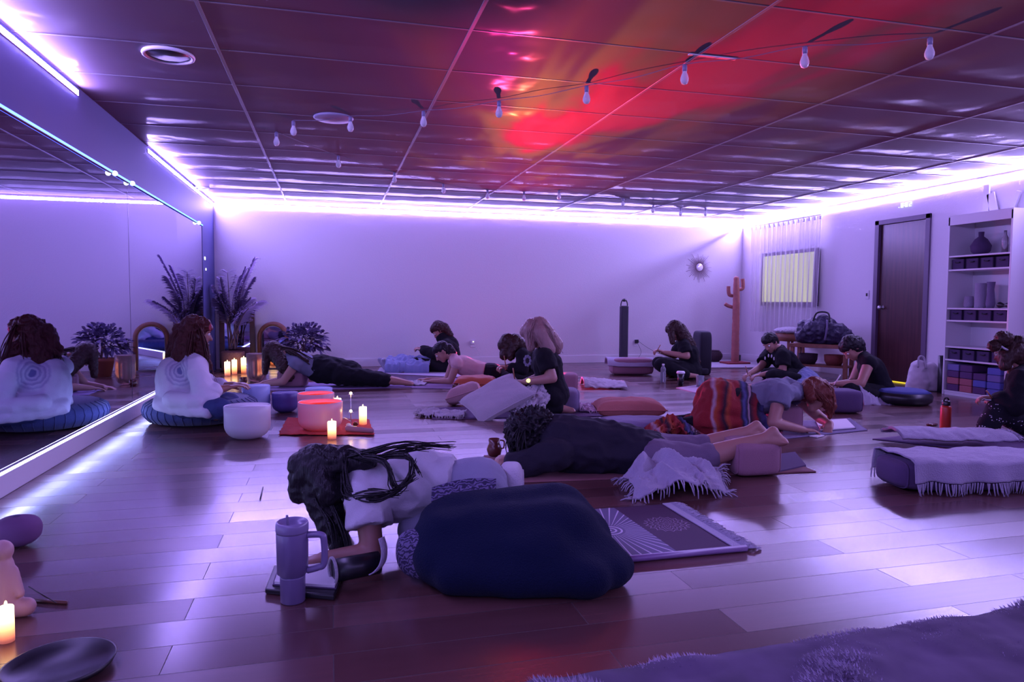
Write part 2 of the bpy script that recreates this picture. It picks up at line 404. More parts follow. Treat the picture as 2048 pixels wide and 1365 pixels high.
lo.rotation_euler = (F(1230, 215, H) - lo.location).to_track_quat('-Z', 'Y').to_euler()
# ------------------------------------------------------------------ camera, world
cd = bpy.data.cameras.new('camera'); cam = bpy.data.objects.new('camera', cd); COL.objects.link(cam)
cd.sensor_width = 36; cd.lens = FPX / 2048 * 36; cd.clip_start = .05
Mx = Matrix((RGT, UPV, -FWD)).transposed().to_4x4(); Mx.translation = CAM; cam.matrix_world = Mx
sc.camera = cam
w = bpy.data.worlds.new('world'); sc.world = w; w.use_nodes = True
w.node_tree.nodes['Background'].inputs[0].default_value = (.02, .012, .06, 1)
w.node_tree.nodes['Background'].inputs[1].default_value = 1
sc.view_settings.view_transform = 'Standard'; sc.view_settings.look = 'None'; sc.view_settings.gamma = 1; sc.view_settings.exposure = .28
sc.view_settings.use_curve_mapping = False
sc.cycles.max_bounces = 8; sc.cycles.diffuse_bounces = 4; sc.cycles.glossy_bounces = 4; sc.cycles.transparent_max_bounces = 12
sc.cycles.sample_clamp_indirect = 4; sc.cycles.use_denoising = True; sc.cycles.caustics_reflective = False; sc.cycles.caustics_refractive = False
# ================================================================== THINGS
ORD = ['first', 'second', 'third', 'fourth', 'fifth', 'sixth', 'seventh', 'eighth', 'ninth', 'tenth', 'eleventh', 'twelfth']
P_blk = mat('satin_black', (.012, .012, .016), .35); P_wht = mat('white_plastic', (.72, .72, .75), .4); P_wood = mat('warm_wood', (.24, .09, .05), .5, cvar=.25, cscale=14)
P_dwood = mat('dark_wood', (.10, .035, .025), .4, cvar=.3, cscale=10); P_metal = mat('brushed_metal', (.55, .55, .58), .3, metal=1.)
P_mauve = mat('mauve_canvas', (.30, .155, .20), .9, bump=.3, bscale=260, sheen=.05); P_plum = mat('grape_canvas', (.085, .05, .13), .9, bump=.3, bscale=260, sheen=.05)
P_slate = mat('slate_canvas', (.19, .16, .27), .9, bump=.3, bscale=260, sheen=.05); P_cream = mat('cream_weave', (.46, .43, .49), .95, bump=.5, bscale=190, sheen=.3)
P_lav = mat('pale_blanket', (.37, .34, .45), .95, bump=.5, bscale=170, sheen=.3); P_navy = mat('navy_linen', (.006, .010, .034), .92, spec=.08, bump=.45, bscale=210, sheen=.04)
P_rust = mat('rust_linen', (.42, .085, .04), .9, bump=.3, bscale=180, sheen=.2); P_denim = mat('denim_blanket', (.20, .25, .45), .95, bump=.5, bscale=150, sheen=.3)
P_clay = mat('glazed_clay', (.10, .022, .018), .25); P_paper = mat('paper', (.75, .74, .76), .8)
def bolster(name, label, c, ax, ay, az, m, p=.36, cat='bolster', group=None, piping=True, base=None):
    """rounded block cushion, ax long, ay deep, az up (half axes)"""
    c = V(c); b = base or V((c.x, c.y, 0)); t = thing(name, label, cat, b, 0, group); ax, ay, az = V(ax), V(ay), V(az)
    MB().ell(c, (ax, ay, az), 44, 26, p).build('cushion', m, t)
    if piping:
        for s in (-1, 1):
            P = []
            for i in range(40):
                a = 2 * PI * i / 40; f = lambda x: math.copysign(abs(x) ** p, x)
                kf = (1 - .9 ** (2 / p)) ** (p / 2); P.append(c + ax * (s * .9) + ay * (f(math.cos(a)) * kf) + az * (f(math.sin(a)) * kf))
            MB().tube(P, .0055, 5, closed=True).build('piping', m, t)
    return t
def pillow(name, label, c, ax, ay, az, m, cat='pillow', amp=.008, seed=0, group=None):
    c, ax, ay, az = V(c), V(ax), V(ay), V(az); t = thing(name, label, cat, (c.x, c.y, max(0, c.z - .1)), 0, group); mb = MB(); n = 30
    for s in (1, -1):
        def fn(u, v):
            x, y = u * 2 - 1, v * 2 - 1; k = (max(0, 1 - x ** 4) * max(0, 1 - y ** 4)) ** .42
            pin = 1 - .07 * (1 - abs(x) ** 2) * abs(y) ** 3; pin2 = 1 - .07 * (1 - abs(y) ** 2) * abs(x) ** 3
            w = noise.noise(V((x * 2 + seed, y * 2, s))) * .16 + noise.noise(V((x * 5, y * 5 + seed, s))) * .06
            return c + ax * (x * pin2) + ay * (y * pin) + az * (s * k * (1 + w))
        mb.grid(fn, n, n)
    mb.build('cover', m, t)
    P = []
    for i in range(80):
        a = i / 80 * 4; k = int(a); q = (a - k) * 2 - 1
        x, y = ((q, -1), (1, q), (-q, 1), (-1, -q))[k]
        P.append(c + ax * (x * (1 - .07 * (1 - abs(y) ** 2) * abs(x) ** 3)) + ay * (y * (1 - .07 * (1 - abs(x) ** 2) * abs(y) ** 3)))
    MB().tube(P, .005, 5, closed=True).build('seam', m, t)
    return t
def crumple(name, label, fn, m, cat='blanket', thick=.012, nu=70, nv=50, fringe=(), base=None, fr=.07, group=None, fdens=60):
    """sheet with folds; fringe lists (edge, dx, dy) with edge in u0,u1,v0,v1"""
    b = base or fn(.5, .5); t = thing(name, label, cat, (b[0], b[1], 0), 0, group)
    mb = MB(); mb.grid(fn, nu, nv, thick); mb.build('cloth', m, t)
    if fringe:
        fb = MB(); rnd = random.Random(len(label))
        for e in fringe:
            for i in range(fdens):
                q = (i + rnd.random() * .6) / fdens
                u, v = {'u0': (0, q), 'u1': (1, q), 'v0': (q, 0), 'v1': (q, 1)}[e]
                eps = .03; u2, v2 = {'u0': (eps, q), 'u1': (1 - eps, q), 'v0': (q, eps), 'v1': (q, 1 - eps)}[e]
                a = V(fn(u, v)); d = a - V(fn(u2, v2)); d = d.normalized() if d.length > 1e-6 else V((1, 0, 0))
                L = fr * rnd.uniform(.7, 1.25); j = V((rnd.uniform(-.3, .3), rnd.uniform(-.3, .3), rnd.uniform(-.3, .1)))
                p1 = a + (d + j * .4).normalized() * L * .5; p2 = p1 + (d + j + V((0, 0, -.6))).normalized() * L * .5
                for q_ in (p1, p2): q_.z = max(q_.z, .004)
                fb.tube([a - V((0, 0, thick * .5)), p1, p2], [.0042, .0036, .0022], 5)
        f = fb.build('fringe', m, t); f['kind'] = 'stuff'
    return t
def folds(x, y, s=1., seed=0):
    return noise.noise(V((x * 3.1 * s + seed, y * 3.1 * s, seed * .7))) * .6 + (1 - abs(noise.noise(V((x * 6 * s, y * 6 * s + seed, 3.3)))) * 2) * .35 + noise.noise(V((x * 14 * s, y * 14 * s, seed))) * .14
def quad_mat(name, label, pts, m, cat='yoga mat', th=.006, z=0.001, group=None, child='mat_sheet', nu=24):
    P = [V((p[0], p[1], 0)) for p in pts]; c = sum(P, V()) / 4
    t = thing(name, label, cat, (c.x, c.y, 0), 0, group)
    def fn(u, v):
        q = P[0].lerp(P[1], u).lerp(P[3].lerp(P[2], u), v); return (q.x, q.y, z + th + .0012 * noise.noise(q * 5))
    MB().grid(fn, nu, nu, th).build(child, m, t); return t
def lathe_thing(name, label, cat, c, prof, m, part='body', n=40, group=None):
    t = thing(name, label, cat, c, 0, group); MB().lathe(c, prof, n).build(part, m, t); return t

# ------------------------------------------------------------------ right wall: door, screen, curtain, shelves
dr = thing('door_1', 'dark brown wooden door with silver knob in the right wall', 'door', (RX, (DOOR0 + DOOR1) / 2, 0)); dr['kind'] = 'structure'
def door_grain(nt, b, tc):
    mp = node(nt, 'ShaderNodeMapping'); mp.inputs['Scale'].default_value = (12, 12, .8); nt.links.new(tc.outputs['Object'], mp.inputs[0])
    nz = node(nt, 'ShaderNodeTexNoise'); nz.inputs['Scale'].default_value = 3; nz.inputs['Detail'].default_value = 6; nt.links.new(mp.outputs[0], nz.inputs['Vector'])
    r = ramp(nt, [(.3, (.045, .012, .016)), (.7, (.085, .026, .028))]); nt.links.new(nz.outputs['Fac'], r.inputs['Fac']); nt.links.new(r.outputs[0], b.inputs['Base Color'])
M_door = link_pattern(mat('door_veneer', (.06, .02, .02), .3), door_grain)
MB().box2((RX + .02, DOOR0 + .05, .015), (RX + .06, DOOR1 - .05, 2.04)).build('door_panel', M_door, dr, False)
M_fr = mat('door_frame_paint', (.11, .07, .13), .45)
fb = MB(); fb.box2((RX - .02, DOOR0 - .02, 0), (RX + .10, DOOR0 + .05, 2.10)); fb.box2((RX - .02, DOOR1 - .05, 0), (RX + .10, DOOR1 + .02, 2.10)); fb.box2((RX - .02, DOOR0 - .02, 2.04), (RX + .10, DOOR1 + .02, 2.10))
fb.build('door_frame', M_fr, dr, False, bevel=.004)
kb = MB(); kz = 1.0; ky = DOOR1 - .12
kb.lathe((RX + .02, ky, .96), [(.028, 0), (.028, .006), (.011, .01), (.011, .03), (.024, .042), (.028, .055), (.02, .068)], 20, Matrix.Rotation(-PI / 2, 4, 'Y'))
kb.build('door_knob', P_metal, dr)
hb = MB()
for z in (.25, 1.05, 1.80): hb.box2((RX + .0, DOOR0 + .035, z), (RX + .024, DOOR0 + .06, z + .1))
hb.build('hinge', P_blk, dr, False)
MB().box2((RX + .01, DOOR0 + .05, .004), (RX + .09, DOOR1 - .05, .014)).build('lit_threshold', emis('hall_light', (1, .75, .05), .9), dr, False)
MB().box2((RX + .115, DOOR0 - .1, -.02), (RX + .14, DOOR1 + .1, 2.2)).build('door_backing', P_blk, dr, False)
# television with warm screen
tv = thing('television', 'wall-mounted television with pale yellow screen behind the sheer curtain', 'television', (RX, 9.5, .98))
MB().box2((RX - .075, 8.82, .965), (RX - .02, 10.17, 1.83)).build('bezel', mat('screen_bezel', (.05, .02, .07), .35), tv, False, bevel=.006)
MB().box2((RX - .079, 8.87, 1.03), (RX - .074, 10.12, 1.775)).build('screen', emis('warm_screen', (.80, .77, .52), .75), tv, False)
MB().box2((RX - .03, 9.3, 1.25), (RX - .002, 9.7, 1.55)).build('bracket', P_blk, tv, False)
# sheer curtain on a rod
M_sheer = bpy.data.materials.new('sheer_curtain'); M_sheer.use_nodes = True; nt = M_sheer.node_tree
b = nt.nodes['Principled BSDF']; b.inputs['Base Color'].default_value = (.78, .76, .80, 1); b.inputs['Roughness'].default_value = .9
tr_ = nt.nodes.new('ShaderNodeBsdfTransparent'); mxs = nt.nodes.new('ShaderNodeMixShader'); tcn = nt.nodes.new('ShaderNodeTexCoord')
mp = node(nt, 'ShaderNodeMapping'); mp.inputs['Scale'].default_value = (1, 30, .12); nt.links.new(tcn.outputs['Object'], mp.inputs[0])
nz = node(nt, 'ShaderNodeTexNoise'); nz.inputs['Scale'].default_value = 1.2; nz.inputs['Detail'].default_value = 5; nt.links.new(mp.outputs[0], nz.inputs['Vector'])
rg = ramp(nt, [(.3, (.22, .22, .22)), (.72, (.78, .78, .78))]); nt.links.new(nz.outputs['Fac'], rg.inputs['Fac'])
nt.links.new(rg.outputs[0], mxs.inputs[0]); nt.links.new(tr_.outputs[0], mxs.inputs[1]); nt.links.new(b.outputs[0], mxs.inputs[2]); nt.links.new(mxs.outputs[0], nt.nodes['Material Output'].inputs[0])
ct = thing('sheer_curtain', 'white sheer string curtain hanging in front of the television', 'curtain', (RX - .16, 9.5, .62))
def cf(u, v):
    y = 8.62 + 1.72 * u; yy = 9.48 + (y - 9.48) * (1.0 - .08 * v)
    return (RX - .17 + .035 * math.sin(u * 95 + .8 * math.sin(u * 17)) * (.6 + .4 * v), yy, H - .15 - v * 1.72 - .03 * noise.noise(V((u * 9, 0, 0))) * v)
MB().grid(cf, 260, 10).build('fabric', M_sheer, ct)
rb = MB(); rb.tube([(RX - .17, 8.62, H - .13), (RX - .17, 10.75, H - .13)], .010, 10); rb.build('rod', P_wht, ct)
for i in range(15):
    y = 8.64 + i * .12; lb = MB(); lb.tube([(RX - .17 + .014 * math.cos(a), y, H - .135 + .02 * math.sin(a)) for a in [2 * PI * k / 12 for k in range(12)]], .004, 5, closed=True); lb.box((RX - .17, y, H - .17), (.008, .05, .05))
    lb.build('tab_loop', P_wht, ct)
# clock with bare lit digits
ck = thing('digital_clock', 'white lit digit clock on the wall over the door', 'clock', (RX, 7.24, 2.27))
cm = MB(); SEG = {'8': 'abcdefg', '0': 'abcdef', '2': 'abged', ':': ''}
def seg(y0, z0, s, c):
    w, h = s * .5, s; t = s * .14; pos = {'a': ((0, h), (w, h)), 'b': ((w, h), (w, h / 2)), 'c': ((w, h / 2), (w, 0)), 'd': ((0, 0), (w, 0)), 'e': ((0, 0), (0, h / 2)), 'f': ((0, h / 2), (0, h)), 'g': ((0, h / 2), (w, h / 2))}
    for k in SEG[c]:
        (a0, b0), (a1, b1) = pos[k]; cm.box2((RX - .022, y0 - max(a0, a1) - t / 2, z0 + min(b0, b1) - t / 2), (RX - .012, y0 - min(a0, a1) + t / 2, z0 + max(b0, b1) + t / 2))
s_ = .052; E_dig = emis('clock_digits', (.85, .9, 1), 1.3)
for y_, ch in ((7.335, '8'), (7.265, '0'), (7.205, '2')):
    cm = MB(); seg(y_, 2.225, s_, ch); cm.build('digit', E_dig, ck, False)
for y_, z_ in ((7.37, 2.230), (7.284, 2.263), (7.284, 2.240)): MB().box((RX - .017, y_, z_), (.01, .010, .010)).build('dot', E_dig, ck, False)
MB().box2((RX - .010, 7.20, 2.243), (RX, 7.35, 2.247)).build('rail', M_wall, ck, False)
# switch, outlets
sw = thing('light_switch', 'small light switch beside the door', 'light switch', (RX, 7.95, 1.12))
MB().box2((RX - .008, 7.84, 1.07), (RX, 7.91, 1.19)).build('plate', M_wall, sw, False, bevel=.003); MB().box2((RX - .016, 7.865, 1.11), (RX - .008, 7.885, 1.15)).build('toggle', P_blk, sw, False)
def outlet(px, py, label, dark):
    q = WY(px, py, DY); t = thing('wall_outlet', label, 'outlet', (q.x, DY, q.z))
    MB().box2((q.x - .037, DY - .008, q.z - .058), (q.x + .037, DY, q.z + .058)).build('plate', P_wht, t, False, bevel=.003)
    MB().box2((q.x - .027, DY - .05, q.z - .005), (q.x + .027, DY - .008, q.z + .055)).build('plug', P_blk if dark else P_wht, t, False, bevel=.004)
    if not dark: MB().box2((q.x - .006, DY - .053, q.z + .03), (q.x + .012, DY - .049, q.z + .04)).build('charge_light', emis('charge_light', (.9, 1, .5), 3), t, False)
    return q
q1 = outlet(945, 688, 'white wall outlet with a lit charger behind the seated writers', False)
q2 = outlet(1272, 686, 'wall outlet with a dark plug right of the tower fan', True)
def cord(label, P, r=.004, m=None):
    o = MB().tube(smooth_path_(P), r, 6).build('power_cord', m or P_blk, None, True, V(P[0])); tag(o, label, 'cord'); return o
def smooth_path_(P, n=6):
    P = [V(p) for p in P]; out = []
    for i in range(len(P) - 1):
        a, b, c, d = P[max(i - 1, 0)], P[i], P[i + 1], P[min(i + 2, len(P) - 1)]
        for j in range(n):
            t = j / n; out.append(.5 * ((2 * b) + (c - a) * t + (2 * a - 5 * b + 4 * c - d) * t * t + (3 * b - a - 3 * c + d) * t ** 3))
    out.append(P[-1]); return out
cord('thin white cord hanging from the charger to the floor', [(q1.x + .02, DY - .05, q1.z), (q1.x + .07, DY - .06, q1.z - .1), (q1.x + .12, DY - .05, .15), (q1.x + .16, DY - .08, .006), (q1.x + .4, DY - .2, .005)], .003, P_wht)
cord('black cord looping from the plug down toward the fan', [(q2.x, DY - .05, q2.z), (q2.x + .06, DY - .08, q2.z - .15), (q2.x - .02, DY - .1, .06), (q2.x - .15, DY - .15, .006)], .003)
cord('black cord running right from the plug behind the cross-legged woman', [(q2.x + .02, DY - .05, q2.z + .03), (q2.x + .2, DY - .12, q2.z - .1), (q2.x + .5, DY - .2, .09), (q2.x + .8, DY - .3, .006)], .003)
# shelf unit
SXF = RX - .36; sy1 = WX(1891, 600, SXF).y; sy0 = WX(2019, 600, SXF).y; stop = WX(1895, 436, SXF).z
sh = thing('shelf_unit', 'tall white open shelf unit against the right wall', 'shelf', (RX - .18, (sy0 + sy1) / 2, 0))
zs = [.05] + [WX(1892, y, SXF).z for y in (718, 692, 640, 616, 540, 513)] + [stop]
zs[0] = max(.05, WX(1888, 781, SXF).z)
for s in (sy0, sy1 - .02): MB().box2((SXF, s, 0), (RX, s + .02, stop)).build('side_panel', P_wht, sh, False, bevel=.002)
MB().box2((RX - .012, sy0 + .02, .0), (RX - .002, sy1 - .02, stop)).build('back_panel', P_wht, sh, False)
for z in zs[:-1]: MB().box2((SXF + .004, sy0 + .02, z - .018), (RX - .012, sy1 - .02, z)).build('shelf_board', P_wht, sh, False, bevel=.002)
MB().box2((SXF, sy0, stop - .09), (SXF + .02, sy1, stop)).build('header_board', P_wht, sh, False); MB().box2((SXF, sy0, stop), (RX, sy1, stop + .015)).build('top_board', P_wht, sh, False)
MB().box2((SXF + .01, sy0 + .02, 0), (SXF + .03, sy1 - .02, zs[0] - .018)).build('kick_board', P_wht, sh, False)
P_bin = mat('bin_fabric', (.06, .035, .10), .85, bump=.3, bscale=200)
bw = (sy1 - sy0 - .06) / 4; rows = [(zs[1], zs[2], 'lowest bin row'), (zs[3], zs[4], 'middle bin row'), (zs[5], zs[6], 'top bin row')]
b0 = None
for ri, (z0, z1, rn) in enumerate(rows):
    for i in range(4):
        yc = sy1 - .03 - bw * (i + .5); hgt = (z1 - z0 - .018) * .86
        loc = (SXF + .17, yc, z0); lab = 'dark fabric storage bin, %s from the left on the %s' % (ORD[i], rn)
        if b0 is None:
            b0 = thing('storage_bin', lab, 'bin', loc, 0, 'fabric bins on the white shelves'); a = bw / 2 - .012
            m_ = MB(); m_.box2((loc[0] - .14, yc - a, z0), (loc[0] + .14, yc + a, z0 + .008)); m_.box2((loc[0] - .145, yc - a, z0), (loc[0] - .135, yc + a, z0 + hgt)); m_.box2((loc[0] + .135, yc - a, z0), (loc[0] + .145, yc + a, z0 + hgt))
            m_.box2((loc[0] - .145, yc - a, z0), (loc[0] + .145, yc - a + .01, z0 + hgt)); m_.box2((loc[0] - .145, yc + a - .01, z0), (loc[0] + .145, yc + a, z0 + hgt)); m_.build('bin_walls', P_bin, b0, False)
            MB().tube([(loc[0] - .148, yc - .03, z0 + hgt * .72), (loc[0] - .156, yc - .02, z0 + hgt * .66), (loc[0] - .156, yc + .02, z0 + hgt * .66), (loc[0] - .148, yc + .03, z0 + hgt * .72)], .006, 6).build('handle', P_blk, b0)
        else: dup(b0, loc, lab)
# yoga blocks on the lowest shelf
cols = [('slate', (.17, .15, .36)), ('plum', (.10, .04, .13)), ('salmon', (.40, .12, .14)), ('blue', (.11, .13, .42))]
mt = {n: mat(n + '_foam', c, .85) for n, c in cols}
lay = [['plum', 'salmon', 'plum', 'blue'], ['salmon', 'salmon', 'blue', 'blue'], ['plum', 'plum', 'plum', 'slate'], ['slate', 'plum', None, 'blue']]
hb_ = (zs[1] - zs[0] - .03) / 4.3
for r_, row in enumerate(lay):
    for c_, n_ in enumerate(row):
        if not n_: continue
        yc = sy1 - .03 - bw * .94 * (c_ + .5); z = zs[0] + r_ * hb_
        o = MB().box((SXF + .13, yc, z + hb_ * .49), (.22, bw * .86, hb_ * .96)).build('yoga_block', mt[n_], None, False, V((SXF + .13, yc, z)), bevel=.008)
        tag(o, '%s foam yoga block, %s from the left in the %s layer of the shelf stack' % (n_, ORD[c_], ['bottom', 'second', 'third', 'top'][r_]), 'yoga block', 'foam blocks stacked on the lowest shelf')
# things standing on and in the shelf
for (y_, w_, h_, tilt, lb_) in ((sy1 - .16, .07, .34, 0, 'upright white board standing on the shelf top near the door'), (sy0 + .52, .09, .24, -.25, 'white board tilted left on the shelf top'), (sy0 + .26, .05, .22, .35, 'narrow bright board leaning right on the shelf top'), (sy0 + .06, .09, .26, -.1, 'wide white board at the right end of the shelf top')):
    o = MB().box((RX - .03, y_, stop + .015 + h_ / 2), (.02, w_, h_), Matrix.Rotation(tilt, 4, 'X')).build('board', P_wht, None, False, V((RX - .03, y_, stop + .015)), bevel=.002); tag(o, lb_, 'board', 'boards on the shelf top')
lathe_thing('vase', 'dark round-bellied vase on the upper shelf', 'vase', V((SXF + .18, sy1 - .25, zs[6])), [(.05, 0), (.09, .04), (.10, .10), (.06, .17), (.025, .2), (.028, .25)], P_plum)
lathe_thing('bottle', 'slim glass bottle with a bright edge on the upper shelf', 'bottle', V((SXF + .10, sy0 + .16, zs[6])), [(.03, 0), (.032, .15), (.014, .19), (.014, .23)], mat('clear_glass', (.8, .8, .85), .08, trans=.8))
lathe_thing('vase', 'pale tall cylinder vase on the middle shelf', 'vase', V((SXF + .17, sy1 - .28, zs[4])), [(.05, 0), (.055, .02), (.055, .26), (.05, .27)], P_lav)
lathe_thing('vase', 'short pale pot on the middle shelf beside the cylinder vase', 'vase', V((SXF + .17, sy1 - .14, zs[4])), [(.04, 0), (.05, .03), (.045, .12), (.04, .13)], P_lav)
lathe_thing('vase', 'tall purple vase at the centre of the middle shelf', 'vase', V((SXF + .17, sy1 - .40, zs[4])), [(.035, 0), (.045, .05), (.03, .2), (.04, .28)], P_slate)
bt = thing('bow_ornament', 'small dark bow shaped ornament on the middle shelf', 'ornament', (SXF + .06, sy0 + .1, zs[4]))
for s in (-1, 1): MB().cone((SXF + .06, sy0 + .1, zs[4] + .03), (SXF + .06, sy0 + .1 + s * .05, zs[4] + .035), .012, .032, 12).build('loop', P_blk, bt)

# ------------------------------------------------------------------ far right corner
cx = W(1470, 715, 11.35); cx.z = 0
ca = thing('wooden_cactus', 'tall carved pinkish wooden cactus with upturned arms in the far corner', 'ornament', cx)
M_cac = mat('rose_wood', (.38, .13, .11), .6, cvar=.15)
MB().box2((cx.x - .2, cx.y - .14, .02), (cx.x + .2, cx.y + .14, .05)).build('base', mat('red_board', (.25, .03, .04), .6), ca, False, bevel=.006)
c1 = MB(); c1.cone((cx.x, cx.y, .05), (cx.x, cx.y, 1.0), .062, .056); c1.cone((cx.x, cx.y, 1.0), (cx.x - .01, cx.y, 1.40), .056, .045); c1.fuse('trunk', M_cac, ca, .01, 4, .004, 12)
def W_(px, py): return W(px, py, 11.35)
for pts in ([(1472, 580), (1484, 578), (1486, 570), (1485, 558)], [(1466, 592), (1459, 590), (1457, 582), (1457, 573)], [(1466, 615), (1456, 612), (1450, 608)]):
    MB().tube(smooth_path_([W_(*q) for q in pts]), .030, 10).build('arm', M_cac, ca)
sb = WY(1398, 535, DY); su = thing('sunburst_mirror', 'small round mirror in a wiry sunburst frame on the back wall', 'mirror', (sb.x, DY, sb.z))
MB().lathe((sb.x, DY - .015, sb.z), [(.062, 0), (.066, .006), (.06, .012)], 28, Matrix.Rotation(PI / 2, 4, 'X')).build('mirror_disc', mat('pale_mirror', (.95, .93, .95), .25, metal=.3), su)
rm = MB(); rnd = random.Random(4)
for i in range(44):
    a = 2 * PI * i / 44; r1 = .20 + .05 * (i % 3 == 0) + rnd.uniform(-.03, .02)
    rm.tube([(sb.x + math.cos(a) * .06, DY - .012, sb.z + math.sin(a) * .06), (sb.x + math.cos(a) * r1, DY - .012, sb.z + math.sin(a) * r1)], [.005, .0025], 5)
rm.build('rays', mat('rattan', (.32, .22, .26), .7), su)
rgq = [F(1404, 737), F(1516, 742), F(1500, 722), F(1412, 721)]
rgq = [V((min(p_.x, RX - .05), min(p_.y, DY - .05), 0)) for p_ in rgq]
quad_mat('rug', 'pale low rug under the wooden cactus', [(5.55, 9.55), (6.9, 9.3), (6.9, 10.75), (5.75, 10.75)], P_cream, 'rug', .02, child='pile')
bk = V((6.25, 10.45, .021)); t = thing('basket', 'dark woven round basket left of the wooden cactus', 'basket', bk)
bmb = MB()
for i in range(9): 
    z = .02 + i * .02; r = .13 * math.sin(.7 + i * .22); bmb.tube([(bk.x + r * math.cos(a), bk.y + r * math.sin(a), bk.z + z) for a in [2 * PI * k / 24 for k in range(24)]], .013, 6, closed=True)
bmb.build('weave', mat('dark_wicker', (.05, .025, .035), .8), t); MB().lathe(bk, [(.08, .005), (.09, .015)], 20).build('bottom', P_blk, t)
lathe_thing('cup', 'small black cup at the right foot of the wooden cactus', 'cup', W(1497, 720, 11.0) * 1.0 * V((1, 1, 0)).length / V((1, 1, 0)).length if False else V((7.0 - .42, 10.25, .021)), [(.04, 0), (.042, .005), (.045, .12), (.040, .12), (.036, .01)], P_blk)
# fluffy stool
st_ = V((6.62, 8.95, 0)); t = thing('stool', 'wooden stool with white fluffy seat under the television', 'stool', st_)
sx_ = W(1582, 662, dep(st_)); top = sx_.z
def fl(u, v):
    a = u * 2 * PI; r = .24 * math.sin(min(v * PI, PI) * .5 + .0) if v < 1 else .24
    return (st_.x + r * math.cos(a), st_.y + r * math.sin(a), top + .05 * math.cos(v * PI / 2) + .012 * noise.noise(V((math.cos(a) * 4, math.sin(a) * 4, v * 4))))
MB().ell((st_.x, st_.y, top), ((.24, 0, 0), (0, .24, 0), (0, 0, .055))).fuse('fluffy_seat', P_cream, t, .012, 1, .014, 30)
MB().lathe((st_.x, st_.y, top - .15), [(.20, 0), (.22, .01), (.22, .1), (.2, .12)], 28).build('apron', P_wood, t)
for i in range(4):
    a = PI / 4 + i * PI / 2; MB().cone((st_.x + .17 * math.cos(a), st_.y + .17 * math.sin(a), top - .1), (st_.x + .2 * math.cos(a), st_.y + .2 * math.sin(a), .012), .022, .017, 10).build('leg', P_wood, t)
# wooden bench with two shelves
bd = 9.6; bl, brr = W(1603, 690, bd), W(1690, 690, bd); bt_z = W(1645, 681, bd).z
bdir = V((.55, -.835, 0)).normalized(); bnrm = V((-bdir.y, bdir.x, 0)); b_c = V((6.45, 8.05, 0))
t = thing('bench', 'low two-tier wooden bench holding baskets below the dark bag', 'bench', b_c)
def bb_(a0, a1, n0, n1, z0, z1, nm, m):
    mb = MB(); R = Matrix.Rotation(math.atan2(bdir.y, bdir.x), 4, 'Z'); mb.box(b_c + bdir * ((a0 + a1) / 2) + bnrm * ((n0 + n1) / 2) + V((0, 0, (z0 + z1) / 2)), (a1 - a0, n1 - n0, z1 - z0), R); return mb.build(nm, m, t, False, bevel=.004)
BH = .46
bb_(-.38, .38, -.17, .17, BH - .05, BH, 'bench_top', P_wood); bb_(-.36, .36, -.15, .15, .155, .18, 'lower_shelf', P_wood)
for a0 in (-.37, .32):
    for n0 in (-.16, .11): bb_(a0, a0 + .05, n0, n0 + .05, 0, BH - .05, 'leg', P_wood)
for k, (a0, lb_) in enumerate(((-.18, 'dark wicker basket on the left of the bench shelf'), (.16, 'red-brown wicker basket on the right of the bench shelf'))):
    c_ = b_c + bdir * a0 + V((0, 0, .18)); lathe_thing('basket', lb_, 'basket', c_, [(.09, 0), (.12, .06), (.125, .14), (.11, .14), (.1, .03)], [mat('wicker_dark', (.04, .02, .03), .8, bump=.6, bscale=90), mat('wicker_red', (.22, .05, .04), .8, bump=.6, bscale=90)][k])
bg = b_c + V((0, 0, BH)); t = thing('bag', 'bulky dark quilted bag with handles on the wooden bench', 'bag', bg)
mb = MB(); R_ = lambda a0, z: bg + bdir * a0 + V((0, 0, z))
for a0, z, r in ((-.22, .14, .13), (-.1, .2, .16), (.04, .21, .16), (.2, .15, .14), (.28, .12, .11), (-.25, .24, .08), (.0, .3, .1)): mb.sph(R_(a0, z), r)
mb.cone(R_(-.26, .1), R_(.3, .1), .105, .105); mb.fuse('bag_body', mat('dark_nylon', (.028, .022, .06), .4, bump=.4, bscale=60), t, .012, 4, .018, 12, floor=BH + .002)
MB().tube(smooth_path_([R_(-.1, .3) - bnrm * .1, R_(-.06, .42) - bnrm * .05, R_(.08, .42) - bnrm * .05, R_(.12, .3) - bnrm * .1]), .012, 8).build('handle', P_blk, t)
MB().tube(smooth_path_([R_(.1, .33) - bnrm * .14, R_(.11, .2) - bnrm * .17, R_(.08, .06) - bnrm * .14]), .012, 8).build('strap', P_slate, t)
# tower fan
fc = W(1247, 700, 11.0); fc.z = 0; t = thing('tower_fan', 'slim black tower fan with loop handle by the back wall', 'fan', fc)
ft = W(1247, 598, 11.0).z
MB().lathe(fc, [(.13, 0), (.13, .02), (.05, .035), (.045, .05)], 28).build('fan_base', P_blk, t)
MB().box2((fc.x - .062, fc.y - .05, .05), (fc.x + .062, fc.y + .05, ft - .11)).build('fan_column', mat('fan_grille', (.02, .018, .035), .5, bump=.5, bscale=140), t, False, bevel=.02)
MB().tube([(fc.x + .056 * math.cos(a), fc.y, ft - .11 + .0 + .105 * max(0, math.sin(a))) for a in [PI * k / 16 for k in range(17)]], .009, 8).build('loop_handle', P_blk, t)
MB().ell((fc.x, fc.y, ft - .025), ((.035, 0, 0), (0, .03, 0), (0, 0, .022))).build('handle_top', P_blk, t)
